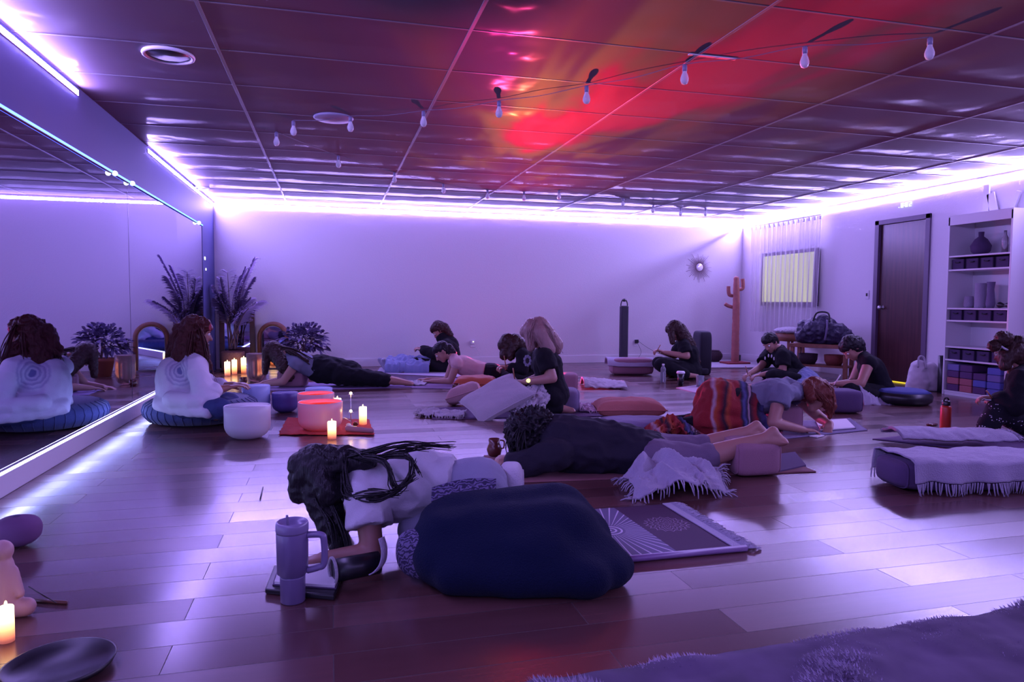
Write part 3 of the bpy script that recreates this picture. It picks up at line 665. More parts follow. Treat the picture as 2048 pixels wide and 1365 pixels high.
# bolster with blanket beside the fan
c_ = W(1262, 742, 9.75); c_.z = .12
bolster('bolster', 'mauve bolster under a pale blanket in front of the tower fan', c_, RGT * .30, _f0 * .16, V((0, 0, .115)), P_mauve)
def fanb(u, v):
    a = (v - .5) * 2.6; x = (u - .5) * .66
    return tuple(c_ + RGT * (x - .02) + _f0 * (math.sin(a) * .20) + V((0, 0, -.0 + math.cos(a) * .15 * (1 if abs(a) < 1.3 else 1) + .012 * folds(u * .6, v * .4, 1.5, 2) + .05 * max(0, .42 - u) - .04)))
crumple('blanket', 'pale folded blanket draped over the bolster by the tower fan', fanb, P_lav, thick=.02, nu=50, nv=40)
# black floor chair behind the cross-legged woman
c_ = W(1404, 700, 9.9); t = thing('floor_chair', 'black padded floor chair with upright back behind the cross-legged woman', 'chair', (c_.x, c_.y, 0))
MB().ell((c_.x, c_.y, .30), (RGT * .09, _f0 * .22, V((0, 0, .31))), 36, 24, .3).build('backrest', mat('chair_fabric', (.015, .013, .025), .8), t)
MB().ell((c_.x - .2, c_.y, .05), (RGT * .24, _f0 * .22, V((0, 0, .048))), 36, 20, .3).build('seat', mat('chair_seat', (.015, .013, .025), .8), t)
# small things on the floor there
b_ = F(1326, 766); t = thing('water_bottle', 'clear plastic water bottle standing on the floor before the cross-legged woman', 'bottle', b_)
M_pet = mat('clear_plastic', (.75, .85, .95), .08, trans=.75, ior=1.3)
MB().lathe(b_, [(.030, 0), (.034, .008), (.034, .13), (.031, .15), (.034, .165), (.030, .185), (.013, .21), (.013, .222)], 24).build('bottle_body', M_pet, t)
MB().lathe(b_, [(.015, .218), (.015, .238)], 16).build('cap', P_wht, t)
b_ = F(1361, 772); t = thing('cup', 'black travel cup with white lid by the cross-legged woman', 'cup', b_); MB().lathe(b_, [(.032, 0), (.045, .15), (.04, .15)], 24).build('cup_body', P_blk, t); MB().lathe(b_, [(.05, .148), (.052, .165), (.042, .178)], 24).build('lid', P_wht, t)
b_ = F(1400, 775); t = thing('glass_tumbler', 'clear straight glass on the floor beside the pale mat', 'glass', b_); MB().lathe(b_, [(.044, 0), (.048, .14), (.045, .14), (.041, .006)], 28).build('glass_wall', M_pet, t)
quad_mat('yoga_mat', 'pale mat lying behind the striped blanket', [F(1352, 777), F(1440, 800), F(1560, 775), F(1420, 768)], P_lav)
crumple('blanket', 'crumpled pale blue blanket by the knee of the man in black tee', lambda u, v: tuple(V(W(1612, 752, 8.75)) * V((1, 1, 0)) if False else (V((W(1612, 752, 8.72).x, W(1612, 752, 8.72).y, 0)) + RGT * ((u - .5) * .42) + _f0 * ((v - .5) * .4) + V((0, 0, .03 + .15 * math.sin(u * PI) * math.sin(v * PI) + .04 * max(0, folds(u, v, 1.2, 5)))))), P_denim)

# ------------------------------------------------------------------ left corner: palms, mirrors, candles
def leaf(mb, a, d, L, w, up):
    d = d.normalized(); s = d.cross(up); s = s.normalized() if s.length > 1e-6 else V((1, 0, 0)); n = 5; vs = []; fs = []
    for i in range(n + 1):
        t = i / n; p = a + d * (L * t) + V((0, 0, -L * .45 * t * t)); h = w * math.sin(PI * min(1, t * .9 + .08)) * .5
        vs += [p - s * h, p + s * h]
    for i in range(n): fs.append((2 * i, 2 * i + 1, 2 * i + 3, 2 * i + 2))
    mb.add(vs, fs)
pp = W(466, 735, 9.75); pp.z = 0; rnd = random.Random(11)
M_leaf = mat('palm_leaf', (.32, .25, .42), .6); M_stem = mat('palm_stem', (.13, .07, .08), .7)
t = thing('potted_palm', 'feathery areca palm in a basket in the far left corner', 'plant', pp)
for i in range(11):
    px_, py_ = [(510, 518), (490, 540), (440, 560), (430, 600), (505, 560), (515, 605), (455, 545), (500, 600), (445, 590), (478, 555), (425, 575)][i]
    tip = W(px_, py_, 9.75 + rnd.uniform(-.2, .18)); tip.x = max(tip.x, LX + .06); tip.y = min(tip.y, DY - .1)
    base_ = pp + V((rnd.uniform(-.05, .05), rnd.uniform(-.05, .05), .32)); mid = base_.lerp(tip, .55) + V((0, 0, .16))
    if i in (0, 1, 4, 9): mid = base_.lerp(tip, .6) + V((-.06, 0, .08))
    P = smooth_path_([base_, base_.lerp(mid, .5) + V((0, 0, .05)), mid, tip], 8)
    MB().tube(P, [.009 * (1 - .7 * k / len(P)) for k in range(len(P))], 6).build('stem', M_stem, t)
    lm = MB()
    for k in range(9, len(P)):
        for sgn in (-1, 1):
            tan = (P[min(k + 1, len(P) - 1)] - P[k - 1]).normalized(); sd = tan.cross(V((0, 0, 1))); sd = sd.normalized() if sd.length > .1 else V((1, 0, 0))
            for j in range(4):
                leaf(lm, P[k].lerp(P[k - 1], j * .25), sd * sgn + tan * .75 + V((0, 0, rnd.uniform(-.1, .35))), rnd.uniform(.20, .30) * (1.1 - .5 * (k - 9) / (len(P) - 9)), .020, tan)
    for v in lm.v:
        v.x = max(v.x, LX + .02); v.y = min(v.y, DY - .03)
    lm.build('frond', M_leaf, t, smooth=False)
MB().lathe(pp, [(.12, 0), (.15, .05), (.16, .28), (.145, .29), (.13, .26)], 28).build('basket_pot', mat('seagrass', (.22, .10, .08), .85, bump=.7, bscale=70), t)
# bushy plant
pb = W(608, 735, 9.72); pb.z = 0; t = thing('bushy_plant', 'dark curly-leaved bushy plant in a terracotta pot', 'plant', pb)
MB().lathe(pb, [(.09, 0), (.13, .2), (.14, .2), (.14, .24), (.12, .24), (.11, .18)], 28).build('pot', mat('terracotta', (.30, .08, .06), .7), t)
lm = MB()
for i in range(420):
    th, ph = rnd.uniform(0, 2 * PI), rnd.uniform(-.5, 1.35); r = .27 * rnd.uniform(.45, 1.1)
    dd = V((math.cos(th) * math.cos(ph), math.sin(th) * math.cos(ph), math.sin(ph))); c_ = pb + V((0, 0, .42)) + V((dd.x * r * 1.1, dd.y * r * .8, dd.z * r * .85))
    c_.y = min(c_.y, DY - .16)
    leaf(lm, c_, dd + V((rnd.uniform(-.6, .6), rnd.uniform(-.6, .6), rnd.uniform(-.2, .6))), rnd.uniform(.07, .13), .045, V((rnd.uniform(-1, 1), rnd.uniform(-1, 1), 1)))
lm.build('foliage', mat('dusky_leaf', (.085, .06, .15), .6), t, smooth=False)
sm = MB()
for i in range(7): sm.tube([pb + V((rnd.uniform(-.04, .04), rnd.uniform(-.04, .04), .18)), pb + V((rnd.uniform(-.15, .15), rnd.uniform(-.1, .1), .5))], .008, 6)
sm.build('stems', M_stem, t)
# arched mirror leaning on the wall
def arch_mirror(px0, px1, ptop, pbot, dd, name, label):
    a, b_ = W(px0, pbot, dd), W(px1, pbot, dd); c_ = (a + b_) / 2; c_.z = 0; w_ = (b_ - a).length / 2; tp = W((px0 + px1) / 2, ptop, dd).z
    t = thing(name, label, 'mirror', (c_.x, c_.y, 0)); fx = (b_ - a); fx.z = 0; fx.normalize(); ny = V((-fx.y, fx.x, 0))
    def path(r): return [c_ - fx * r + V((0, 0, .02)), c_ - fx * r + V((0, 0, tp - w_))] + [c_ + fx * (-math.cos(q) * r) + V((0, 0, tp - w_ + math.sin(q) * r)) for q in [PI * k / 20 for k in range(1, 20)]] + [c_ + fx * r + V((0, 0, tp - w_)), c_ + fx * r + V((0, 0, .02))]
    MB().tube(path(w_ - .05), .05, 12, squash=.6).build('arch_frame', P_wood, t)
    g = path(w_ - .09); m_ = MB(); m_.add(g, [tuple(range(len(g)))]); m_.add([p_ + ny * .01 for p_ in g], [tuple(range(len(g)))[::-1]]); m_.build('glass', M_mirror, t, smooth=False)
    return t
arch_mirror(513, 582, 641, 742, 10.18, 'arch_mirror', 'arched wooden-framed mirror standing by the back wall')
fm = W(455, 735, 9.98); fm.z = 0; fm.y = DY - .075; t = thing('standing_frame', 'rectangular dark wood framed mirror behind the palm', 'mirror', (fm.x, fm.y, 0))
x0, x1 = W(405, 700, 9.98).x, W(507, 700, 9.98).x; zt = W(470, 620, 9.98).z; x0 = max(x0, LX + .06)
for lo_, hi_, nm in (((x0, fm.y, .02), (x0 + .07, fm.y + .04, zt), 'frame_post'), ((x1 - .07, fm.y, .02), (x1, fm.y + .04, zt), 'frame_post'), ((x0, fm.y, zt - .07), (x1, fm.y + .04, zt), 'frame_rail'), ((x0, fm.y, .02), (x1, fm.y + .04, .09), 'frame_rail')):
    MB().box2(lo_, hi_).build(nm, P_dwood, t, False, bevel=.005)
MB().box2((x0 + .06, fm.y + .012, .08), (x1 - .06, fm.y + .022, zt - .06)).build('glass', M_mirror, t, False)
# candles
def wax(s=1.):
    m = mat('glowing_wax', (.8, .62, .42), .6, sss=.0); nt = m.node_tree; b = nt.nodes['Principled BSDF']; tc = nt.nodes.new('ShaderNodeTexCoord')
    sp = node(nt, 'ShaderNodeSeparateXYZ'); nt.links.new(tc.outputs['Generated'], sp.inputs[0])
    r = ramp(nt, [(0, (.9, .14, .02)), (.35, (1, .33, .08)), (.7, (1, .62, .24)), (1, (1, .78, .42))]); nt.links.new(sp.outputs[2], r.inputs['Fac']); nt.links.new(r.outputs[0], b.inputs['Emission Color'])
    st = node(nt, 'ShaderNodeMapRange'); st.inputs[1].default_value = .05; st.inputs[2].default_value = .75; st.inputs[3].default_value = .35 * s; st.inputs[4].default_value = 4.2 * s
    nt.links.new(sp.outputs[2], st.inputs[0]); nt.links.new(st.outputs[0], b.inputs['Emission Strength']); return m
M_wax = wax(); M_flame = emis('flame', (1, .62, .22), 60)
def candle(px, pbot, ptop, label, wpx, dd=None):
    b_ = F(px, pbot) if dd is None else W(px, pbot, dd)
    dd = dep(b_); h = (pbot - ptop) * dd / FPX; r = wpx / 2 * dd / FPX; t = thing('pillar_candle', label, 'candle', b_, 0, 'lit pillar candles')
    MB().lathe(b_, [(r, 0), (r * 1.01, h * .5), (r, h * .97), (r * .92, h), (r * .7, h * .985), (r * .2, h * .97)], 24).build('wax', M_wax, t)
    MB().tube([b_ + V((0, 0, h * .96)), b_ + V((0, 0, h * 1.04))], .0016, 5).build('wick', P_blk, t)
    MB().ell(b_ + V((0, 0, h * 1.06)), ((.004, 0, 0), (0, .004, 0), (0, 0, .011))).build('flame', emis('candle_flame', (1, .6, .2), 14), t); return t
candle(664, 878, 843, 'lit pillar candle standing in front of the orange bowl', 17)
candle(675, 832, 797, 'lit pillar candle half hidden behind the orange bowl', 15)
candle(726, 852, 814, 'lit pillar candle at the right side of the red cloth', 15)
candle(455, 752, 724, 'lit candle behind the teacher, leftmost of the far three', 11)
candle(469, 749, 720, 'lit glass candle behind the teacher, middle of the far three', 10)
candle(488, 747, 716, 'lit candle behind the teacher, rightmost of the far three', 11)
q = F(487, 768); t = lathe_thing('mug', 'dark mug in front of the three far candles', 'mug', q, [(.03, 0), (.045, .03), (.04, .08), (.035, .08), (.03, .01)], P_clay, 'mug_body')
# near-left candle and dish
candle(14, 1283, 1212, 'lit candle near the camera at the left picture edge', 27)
q = F(120, 1345); lathe_thing('tray', 'round dark tray on the floor at the lower left', 'tray', q, [(.08, 0), (.125, .012), (.135, .030), (.129, .031), (.115, .016), (.02, .012)], P_blk, 'tray_dish', 48)
q = F(18, 1268, .0) + V((-.06, .12, 0)); t = thing('figurine', 'small pinkish seated figurine behind the near-left candle', 'figurine', q); M_pk = mat('pink_stone', (.5, .28, .27), .5)
fg = MB(); fg.cone(q + V((0, 0, .05)), q + V((0, 0, .17)), .05, .032); fg.sph(q + V((0, 0, .215)), .034); fg.cone(q + V((-.05, 0, .03)), q + V((.06, 0, .03)), .03, .03); fg.cone(q + V((.03, 0, .15)), q + V((.055, -.02, .08)), .015, .013); fg.fuse('figurine_body', M_pk, t, .006, 4)
q = F(2, 1108) + _f0 * .09; t = thing('cushion', 'small round dusty purple felt cushion at the left picture edge', 'cushion', q)
MB().ell((q.x, q.y, .062), ((.085, 0, 0), (0, .085, 0), (0, 0, .06)), 32, 18, .8).build('cover', mat('dusty_felt', (.16, .07, .18), .9), t)
MB().lathe((q.x, q.y, .118), [(.014, 0), (.016, .004), (.008, .008)], 14).build('button', P_plum, t)
t = thing('incense_holder', 'thin dark incense holder lying beside the near-left candle', 'incense holder', F(85, 1207)); a_, b_ = F(38, 1203), F(134, 1210)
MB().tube([a_ + V((0, 0, .006)), b_ + V((0, 0, .006))], .006, 6).build('holder', P_dwood, t); MB().tube([b_ + V((-.03, 0, .008)), b_ + V((-.12, .03, .06))], .0016, 5).build('stick', P_blk, t)

# ------------------------------------------------------------------ singing bowls and red cloth
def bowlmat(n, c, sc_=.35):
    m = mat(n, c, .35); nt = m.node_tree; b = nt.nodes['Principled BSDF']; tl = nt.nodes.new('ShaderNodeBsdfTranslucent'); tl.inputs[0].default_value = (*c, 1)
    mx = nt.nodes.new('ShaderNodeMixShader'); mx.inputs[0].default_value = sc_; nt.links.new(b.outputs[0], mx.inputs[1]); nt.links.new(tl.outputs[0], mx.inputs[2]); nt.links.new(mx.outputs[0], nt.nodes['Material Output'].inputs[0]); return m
B_wht, B_blu, B_org = bowlmat('frosted_crystal', (.78, .75, .82)), bowlmat('pale_blue_crystal', (.50, .62, .90)), bowlmat('frosted_rose_crystal', (.70, .50, .54), .30)
B_in = bowlmat('painted_red_glow', (.85, .10, .03), .5)  # orange-red glow of the bowl interiors, put into their colour
def bowl(label, px0, px1, pbot, ptop, m, inner=None, glow=0., dd=None):
    pc = (px0 + px1) / 2; b_ = F(pc, pbot) if dd is None else V(W(pc, pbot, dd)) * 1
    b_ = b_ + _f0 * (.10); b_.z = .002; dd = dep(b_); r = (px1 - px0) / 2 * dd / FPX; zt = W(pc, ptop, dd).z
    t = thing('singing_bowl', label, 'singing bowl', b_, 0, 'crystal singing bowls'); n = 10
    out = [(r * .35, 0)] + [(r * (.35 + .65 * math.sin(PI / 2 * i / n)), zt * .42 * (1 - math.cos(PI / 2 * i / n))) for i in range(1, n + 1)] + [(r * 1.0, zt * .7), (r * 1.01, zt)]
    th = .009; inn = [(max(.005, a - th), max(th, z + (th if i < n else 0))) for i, (a, z) in enumerate(out)][::-1]; inn[0] = (r * 1.01 - th, zt)
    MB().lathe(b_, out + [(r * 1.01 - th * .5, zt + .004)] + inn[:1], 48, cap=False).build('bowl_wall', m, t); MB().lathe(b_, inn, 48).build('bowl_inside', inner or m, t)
    if glow:  # lamp added inside the bowl to make its interior glow
        k = thing('added_bowl_lamp', 'small added glow lamp inside the %s' % ('front orange bowl' if 'in front' in label else 'rear orange bowl'), 'candle', (b_.x, b_.y, th + .002)); MB().lathe((b_.x, b_.y, th + .003), [(.019, 0), (.02, .014), (.017, .016)], 16).build('tin', P_metal, k)
        MB().ell((b_.x, b_.y, th + .03), ((.007, 0, 0), (0, .007, 0), (0, 0, .014))).build('flame', emis('added_lamp_glow', (1, .25, .05), glow), k)
    return t
bowl('large white frosted bowl standing nearest the teacher', 441, 529, 882, 812, B_wht)
bowl('pale blue bowl behind the white bowl', 478, 531, 830, 772, B_blu)
bowl('violet-blue bowl standing right of the pale blue bowl', 538, 588, 828, 786, bowlmat('violet_crystal', (.16, .13, .42)))
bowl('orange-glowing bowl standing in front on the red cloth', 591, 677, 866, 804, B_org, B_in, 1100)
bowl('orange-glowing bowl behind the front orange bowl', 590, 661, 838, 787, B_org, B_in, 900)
bowl('blue-rimmed bowl behind the orange bowls', 606, 658, 818, 777, B_blu)
bowl('clear amber-lit bowl beside the three far candles', 488, 524, 766, 708, mat('amber_crystal', (.8, .55, .5), .25, trans=.8, ior=1.2))
rq = [F(557, 872), F(748, 872), F(738, 842), F(575, 838)]
def redf(u, v):
    q = rq[0].lerp(rq[1], u).lerp(rq[3].lerp(rq[2], u), v); return (q.x + .012 * noise.noise(V((v * 9, 0, 0))), q.y + .02 * noise.noise(V((u * 9, 1, 0))), .010 + .008 * abs(folds(u, v, 2, 4)))
crumple('cloth', 'red cloth spread under the orange bowls and candles', redf, mat('red_cloth', (.48, .035, .03), .9, bump=.4, bscale=150), 'cloth', .005)
q0, q1_ = F(696, 866), F(744, 870); o = MB().cone(q0 + V((0, 0, .030)), q1_ + V((0, 0, .030)), .022, .017).build('mallet', P_mauve, None, True, q0); tag(o, 'padded pinkish mallet lying on the red cloth', 'mallet')
q0 = F(702, 858); t = thing('candelabra', 'thin metal stand with two glowing tea lights on the red cloth', 'candle holder', q0 + V((0, 0, .012)))
MB().lathe(q0 + V((0, 0, .013)), [(.045, 0), (.045, .005), (.006, .01)], 24).build('foot', P_metal, t); zt = W(702, 786, dep(q0)).z; zm = W(702, 822, dep(q0)).z
MB().tube([q0 + V((0, 0, .015)), q0 + V((0, 0, zt - .01))], .003, 8).build('pole', P_metal, t)
for z in (zt, zm):
    MB().tube([q0 + V((.018 * math.cos(a), .018 * math.sin(a), z - .012)) for a in [2 * PI * k / 16 for k in range(16)]], .002, 5, closed=True).build('ring', P_metal, t)
    MB().sph(q0 + V((0, -.006, z)), .0095).build('flame', M_flame, t)
MB().tube(smooth_path_([q0 + V((0, 0, .06)), q0 + V((-.09, 0, .10)), q0 + V((-.13, 0, .05))]), .003, 6).build('scroll', P_metal, t)
for i, (x, y, c_, lb_) in enumerate(((711, 856, P_clay, 'dark polished stone beside the candle stand'), (697, 859, P_wht, 'pale crystal chip left of the candle stand'))):
    q = F(x, y); o = MB().ell(q + V((0, 0, .03)), ((.022, 0, 0), (0, .018, 0), (0, 0, .018)), 7, 5).build('crystal', c_, None, False, q); tag(o, lb_, 'crystal', 'stones on the red cloth')

# ------------------------------------------------------------------ teacher's cushion
q = F(358, 858) + _f0 * .40; q = V((-1.155, 6.1, 0)) if False else V((max(q.x, LX + .47), q.y, 0))
t = thing('floor_cushion', 'big round navy floor cushion beside the mirror under the teacher', 'cushion', q); M_fc = mat('navy_cotton', (.045, .065, .19), .85, bump=.3, bscale=160, sheen=.2)
prof = [(.30, .0), (.39, .02), (.435, .07), (.445, .11), (.43, .155), (.37, .19), (.2, .205), (.02, .21)]
MB().lathe(q, prof, 56).build('cushion_body', M_fc, t)
ple = MB()
for i in range(40):
    a = 2 * PI * i / 40; ple.tube([q + V((r * math.cos(a) * 1.004, r * math.sin(a) * 1.004, z)) for r, z in prof[1:6]], .004, 4)
ple.build('pleats', M_fc, t)

# ------------------------------------------------------------------ middle of the room
q = F(585, 777); bolster('bolster', 'mauve block bolster beneath the chest of the woman behind the bowls', (q.x, q.y + .16, .10), RGT * .155, _f0 * .14, V((0, 0, .095)), P_mauve)
y0 = F(690, 778).y
quad_mat('yoga_mat', 'lilac mat under the woman lying behind the bowls', [(F(520, 778).x, y0 - .02), (F(835, 776).x, y0 - .05), (F(835, 760).x - .1, y0 + .66), (F(535, 760).x, y0 + .68)], mat('lilac_mat', (.30, .22, .42), .9))
crumple('towel', 'small white crumpled towel by the feet of the lying woman', lambda u, v: tuple(F(832, 770) + RGT * ((u - .5) * .24) + _f0 * ((v - .5) * .3) + V((0, 0, .02 + .05 * max(0, folds(u, v, 1.5, 8)) * math.sin(u * PI)))), P_cream, 'towel', .008, 30, 24)
d_ = 10.0
crumple('blanket', 'crumpled denim-blue blanket over the thighs of the back-wall writer', lambda u, v: tuple(W(820, 726, d_ - .02) + RGT * ((u - .5) * .62) + _f0 * ((v - .5) * .62) + V((0, 0, -.03 + .10 * math.sin(v * PI) + .09 * max(0, folds(u * .8, v, 1.6, 11)) - (.14 if v in (0, 1) else 0)))), P_denim)
quad_mat('yoga_mat', 'pale mat under the back-wall writer', [F(752, 748), F(930, 756), F(925, 738), F(760, 736)], P_lav)
quad_mat('yoga_mat', 'rust-edged mat under the woman in the pale pink tank', [F(822, 778), F(1085, 782), F(1080, 758), F(842, 758)], mat('dusk_mat', (.20, .13, .24), .9))
pillow('pillow', 'rust pillow on the floor left of the white pillow', (F(955, 783).x, F(955, 783).y + .1, .09), RGT * .24, _f0 * .18, V((0, 0, .075)), P_rust, seed=3)
q = F(912, 790); t = lathe_thing('mug', 'dark red mug on the floor left of the rust pillow', 'mug', q, [(.03, 0), (.048, .03), (.045, .07), (.036, .1), (.04, .12), (.035, .12), (.03, .02)], P_clay, 'mug_body')
MB().tube(smooth_path_([q + V((.04, 0, .1)), q + V((.075, 0, .09)), q + V((.07, 0, .04)), q + V((.045, 0, .035))]), .006, 6).build('handle', P_clay, t)
# blonde woman's things
y0 = F(1000, 836).y; xa, xb = F(858, 832).x, F(1215, 832).x
mat7 = quad_mat('yoga_mat', 'dark woven mat with pale fringe under the blonde woman', [(xa, y0 + .02), (xb, y0 - .16), (xb + .1, y0 + .58), (xa + .05, y0 + .66)], mat('violet_weave', (.12, .07, .16), .95, bump=.5, bscale=120))
crumple('shawl', 'crumpled fringed pale shawl at the left end of the blonde woman mat', lambda u, v: tuple(F(886, 832) + RGT * ((u - .5) * .40) + _f0 * ((v - .5) * .3 - (u - .5) * .1) + V((0, 0, .02 + .05 * max(0, folds(u, v, 1.8, 14))))), P_cream, 'shawl', .006, 40, 30, ('u0', 'v0'), fr=.05, fdens=30)
pillow('pillow', 'large white pillow tilted against the knees of the blonde woman', W(993, 796, 6.02), RGT * .235 + UPV * .125 + FWD * .02, RGT * .10 - UPV * .075 - FWD * .16, (UPV * .8 - RGT * .45 - FWD * .5).normalized() * .075, P_cream, seed=6)
pillow('pillow', 'pinkish cushion half behind the white pillow', V((F(935, 818).x, F(935, 818).y + .22, .12)), RGT * .16 + UPV * .05, FWD * .15, V((0, 0, .085)), mat('shell_pink_linen', (.48, .30, .32), .9, bump=.3, bscale=170), seed=8)
def lapb(u, v):
    x, y = u * 2 - 1, v * 2 - 1; k = .86 + .22 * noise.noise(V((math.atan2(y, x) * 1.5, 2, 0))); m_ = max(abs(x), abs(y)); rr = math.sqrt(x * x + y * y) + 1e-6; x, y = x * m_ / rr * k, y * m_ / rr * k
    return tuple(W(1058, 800, 6.0) + RGT * (x * .21 - .03 * y) + UPV * (-.02 - .16 * y + .03 * x) + FWD * (.14 * -y * .8 + .16 * (x * x + y * y) - .08) + V((0, 0, .045 * folds(u, v, 1.7, 17))) + FWD * (.07 * folds(u, v, 1.7, 18)))
crumple('blanket', 'crumpled white blanket bunched on the lap of the blonde woman', lapb, P_cream, 'blanket', .010, 60, 50)
q = F(1140, 826); bolster('bolster', 'slate block bolster under the seat of the blonde woman', (q.x, q.y + .13, .105), RGT * .12, _f0 * .2, V((0, 0, .10)), P_slate)
q = F(1146, 784); bolster('bolster', 'mauve block bolster standing behind the blonde woman', (q.x, q.y + .12, .10), RGT * .085, _f0 * .16, V((0, 0, .10)), P_mauve)
crumple('towel', 'white folded towel on the floor right of the blonde woman', lambda u, v: tuple(F(1208, 776) + RGT * ((u - .5) * .50) + _f0 * ((v - .35) * .5) + V((0, 0, .025 + .09 * math.sin(v * PI) * (1 - .6 * u) + .03 * folds(u, v, 1.5, 20)))), P_cream, 'towel', .015, 50, 36)
crumple('shawl', 'small fringed floral shawl on the floor behind the curly-haired person', lambda u, v: tuple(F(1196, 822) + RGT * ((u - .5) * .36) + _f0 * ((v - .4) * .4) + V((0, 0, .02 + .06 * max(0, folds(u, v, 1.9, 23))))), mat('floral_pale', (.45, .32, .42), .9, cvar=.5, cscale=30), 'shawl', .006, 40, 30, ('v0',), fr=.05, fdens=26)

# ------------------------------------------------------------------ things around the curly-haired person
xa, xb = F(1000, 935).x, F(1600, 940).x; y0 = F(1100, 968).y
quad_mat('yoga_mat', 'brown mat under the curly-haired person', [(xa - .05, y0 + .05), (xb + .05, y0 - .12), (xb + .1, y0 + .55), (xa - .03, y0 + .75)], mat('brown_mat', (.20, .085, .09), .9))
q = F(1535, 958); bolster('bolster', 'mauve block bolster raising the bare feet', (q.x, q.y + .17, .105), (RGT * .145 + _f0 * .03), _f0 * .17, V((0, 0, .10)), P_mauve)
t = thing('notebook', 'dark covered notebook under the mauve foot bolster', 'notebook', F(1590, 945)); nb_ = [F(1545, 950), F(1612, 935), F(1590, 908), F(1540, 915)]
MB().add([p_ + V((0, 0, z)) for z in (.004, .014) for p_ in nb_], [(0, 1, 2, 3), (7, 6, 5, 4), (0, 4, 5, 1), (1, 5, 6, 2), (2, 6, 7, 3), (3, 7, 4, 0)]).build('cover', P_plum, t, False)
def heap(u, v):
    x, y = u * 2 - 1, v * 2 - 1; r = math.sqrt(x * x + y * y * .8); q = F(1362, 990) + _f0 * .17
    env = max(0, 1 - r * .82); wx = x + .25 * noise.noise(V((x * 1.6, y * 1.6, 4))); wy = y + .25 * noise.noise(V((x * 1.6, y * 1.6, 14)))
    rid = 1 - abs(math.sin(wx * 5.2 + wy * 2.6 + 1.4 * noise.noise(V((wx * 2, wy * 2, 1)))))
    z = .012 + .17 * env ** .55 * (.62 + .30 * rid + .45 * noise.noise(V((wx * 1.8, wy * 1.8, 7)))) + .035 * max(0, folds(x, y, .9, 33)) * (r < 1.15) + .035 * rid * env
    return (q.x + x * .27 * (1 + .16 * noise.noise(V((y * 2.4, 1, 0)))) + .06 * y, q.y + y * .22 * (1 + .2 * noise.noise(V((x * 2.4, 5, 0)))) - .05 * env * math.sin(x * 4), max(.012, z))
crumple('blanket', 'crumpled fringed cream blanket heaped in front of the curly-haired person', heap, P_lav, thick=.01, nu=90, nv=80, fringe=('u0', 'v0', 'u1'), fr=.07, fdens=30)
q = F(992, 918) + V((0, .05, 0)); t = lathe_thing('clay_jug', 'small glazed clay jug with handle left of the curly-haired person', 'jug', q, [(.028, 0), (.042, .015), (.050, .045), (.040, .075), (.034, .085), (.040, .115), (.036, .115), (.03, .08)], P_clay, 'jug_body')
MB().tube(smooth_path_([q + RGT * .036 + V((0, 0, .105)), q + RGT * .062 + V((0, 0, .1)), q + RGT * .062 + V((0, 0, .06)), q + RGT * .045 + V((0, 0, .05))]), .005, 6).build('handle', P_clay, t)
q = F(992, 922); o = MB().lathe((q.x, q.y + .05, 0), [(.07, .0005), (.088, .002), (.09, .005), (.07, .003)], 28).build('saucer', M_pet, None, True, (q.x, q.y + .05, 0)); tag(o, 'clear glass saucer under the clay jug', 'saucer')
t.location.z = .004; 
pillow('pillow', 'dusty orange pillow lying behind the curly-haired person', (F(1272, 848).x, F(1272, 848).y + .16, .115), RGT * .29, _f0 * .2, V((0, 0, .075)), mat('dusty_orange_linen', (.42, .14, .12), .9, bump=.3, bscale=170), seed=12)
pillow('pillow', 'grey cushion lying beneath the dusty orange pillow', (F(1290, 868).x, F(1290, 868).y + .12, .055), RGT * .3, _f0 * .2, V((0, 0, .05)), P_slate, seed=13)

# ------------------------------------------------------------------ red-haired woman's things
M_ser = mat('striped_serape', (.4, .05, .04), .95, bump=.5, bscale=160)
def serape(nt, b, tc):
    nz = node(nt, 'ShaderNodeTexNoise'); nz.inputs['Scale'].default_value = 5; nt.links.new(tc.outputs['Object'], nz.inputs['Vector'])
    sp = node(nt, 'ShaderNodeSeparateXYZ'); nt.links.new(tc.outputs['Object'], sp.inputs[0])
    def m(op, p_, q_):
        n = node(nt, 'ShaderNodeMath', operation=op)
        for i, w_ in enumerate((p_, q_)):
            if isinstance(w_, (int, float)): n.inputs[i].default_value = w_
            else: nt.links.new(w_, n.inputs[i])
        return n.outputs[0]
    x_ = m('ADD', m('ADD', sp.outputs[0], m('MULTIPLY', sp.outputs[1], -.35)), m('MULTIPLY', nz.outputs['Fac'], .10))
    x_ = m('ADD', x_, m('MULTIPLY', m('POWER', m('SUBTRACT', sp.outputs[2], .15), 2.0), -.9))
    f = m('FRACT', m('MULTIPLY', m('ADD', x_, .52), .98), 0)
    R, O, W3, K, B = (.24, .012, .018), (.36, .06, .02), (.42, .30, .36), (.012, .010, .025), (.07, .075, .22)
    r = ramp(nt, [(0, R), (.10, K), (.14, B), (.18, K), (.22, R), (.38, R), (.40, W3), (.425, O), (.46, R), (.49, K), (.515, O), (.54, R), (.60, R), (.62, K), (.645, B), (.675, K), (.69, W3), (.70, K), (.76, R), (.775, K), (.83, B), (.85, W3), (.86, K), (.93, K), (.95, R), (.97, K)][:31], 'LINEAR')
    nt.links.new(f, r.inputs['Fac']); nt.links.new(r.outputs[0], b.inputs['Base Color'])
link_pattern(M_ser, serape)
d_ = 5.5; bz = W(1450, 862, d_); t = thing('blanket', 'red and blue striped woven blanket over the hips of the red-haired woman', 'blanket', (bz.x, bz.y, 0)); mb = MB()
mb.cone(W(1486, 812, d_ - .02), W(1440, 806, d_), .175, .20); mb.cone(W(1440, 815, d_), W(1412, 838, d_), .17, .12); mb.cone(W(1442, 800, d_ - .08), W(1410, 848, d_ - .12), .15, .13); mb.cone(W(1442, 800, d_ + .1), W(1415, 842, d_ + .16), .15, .12)
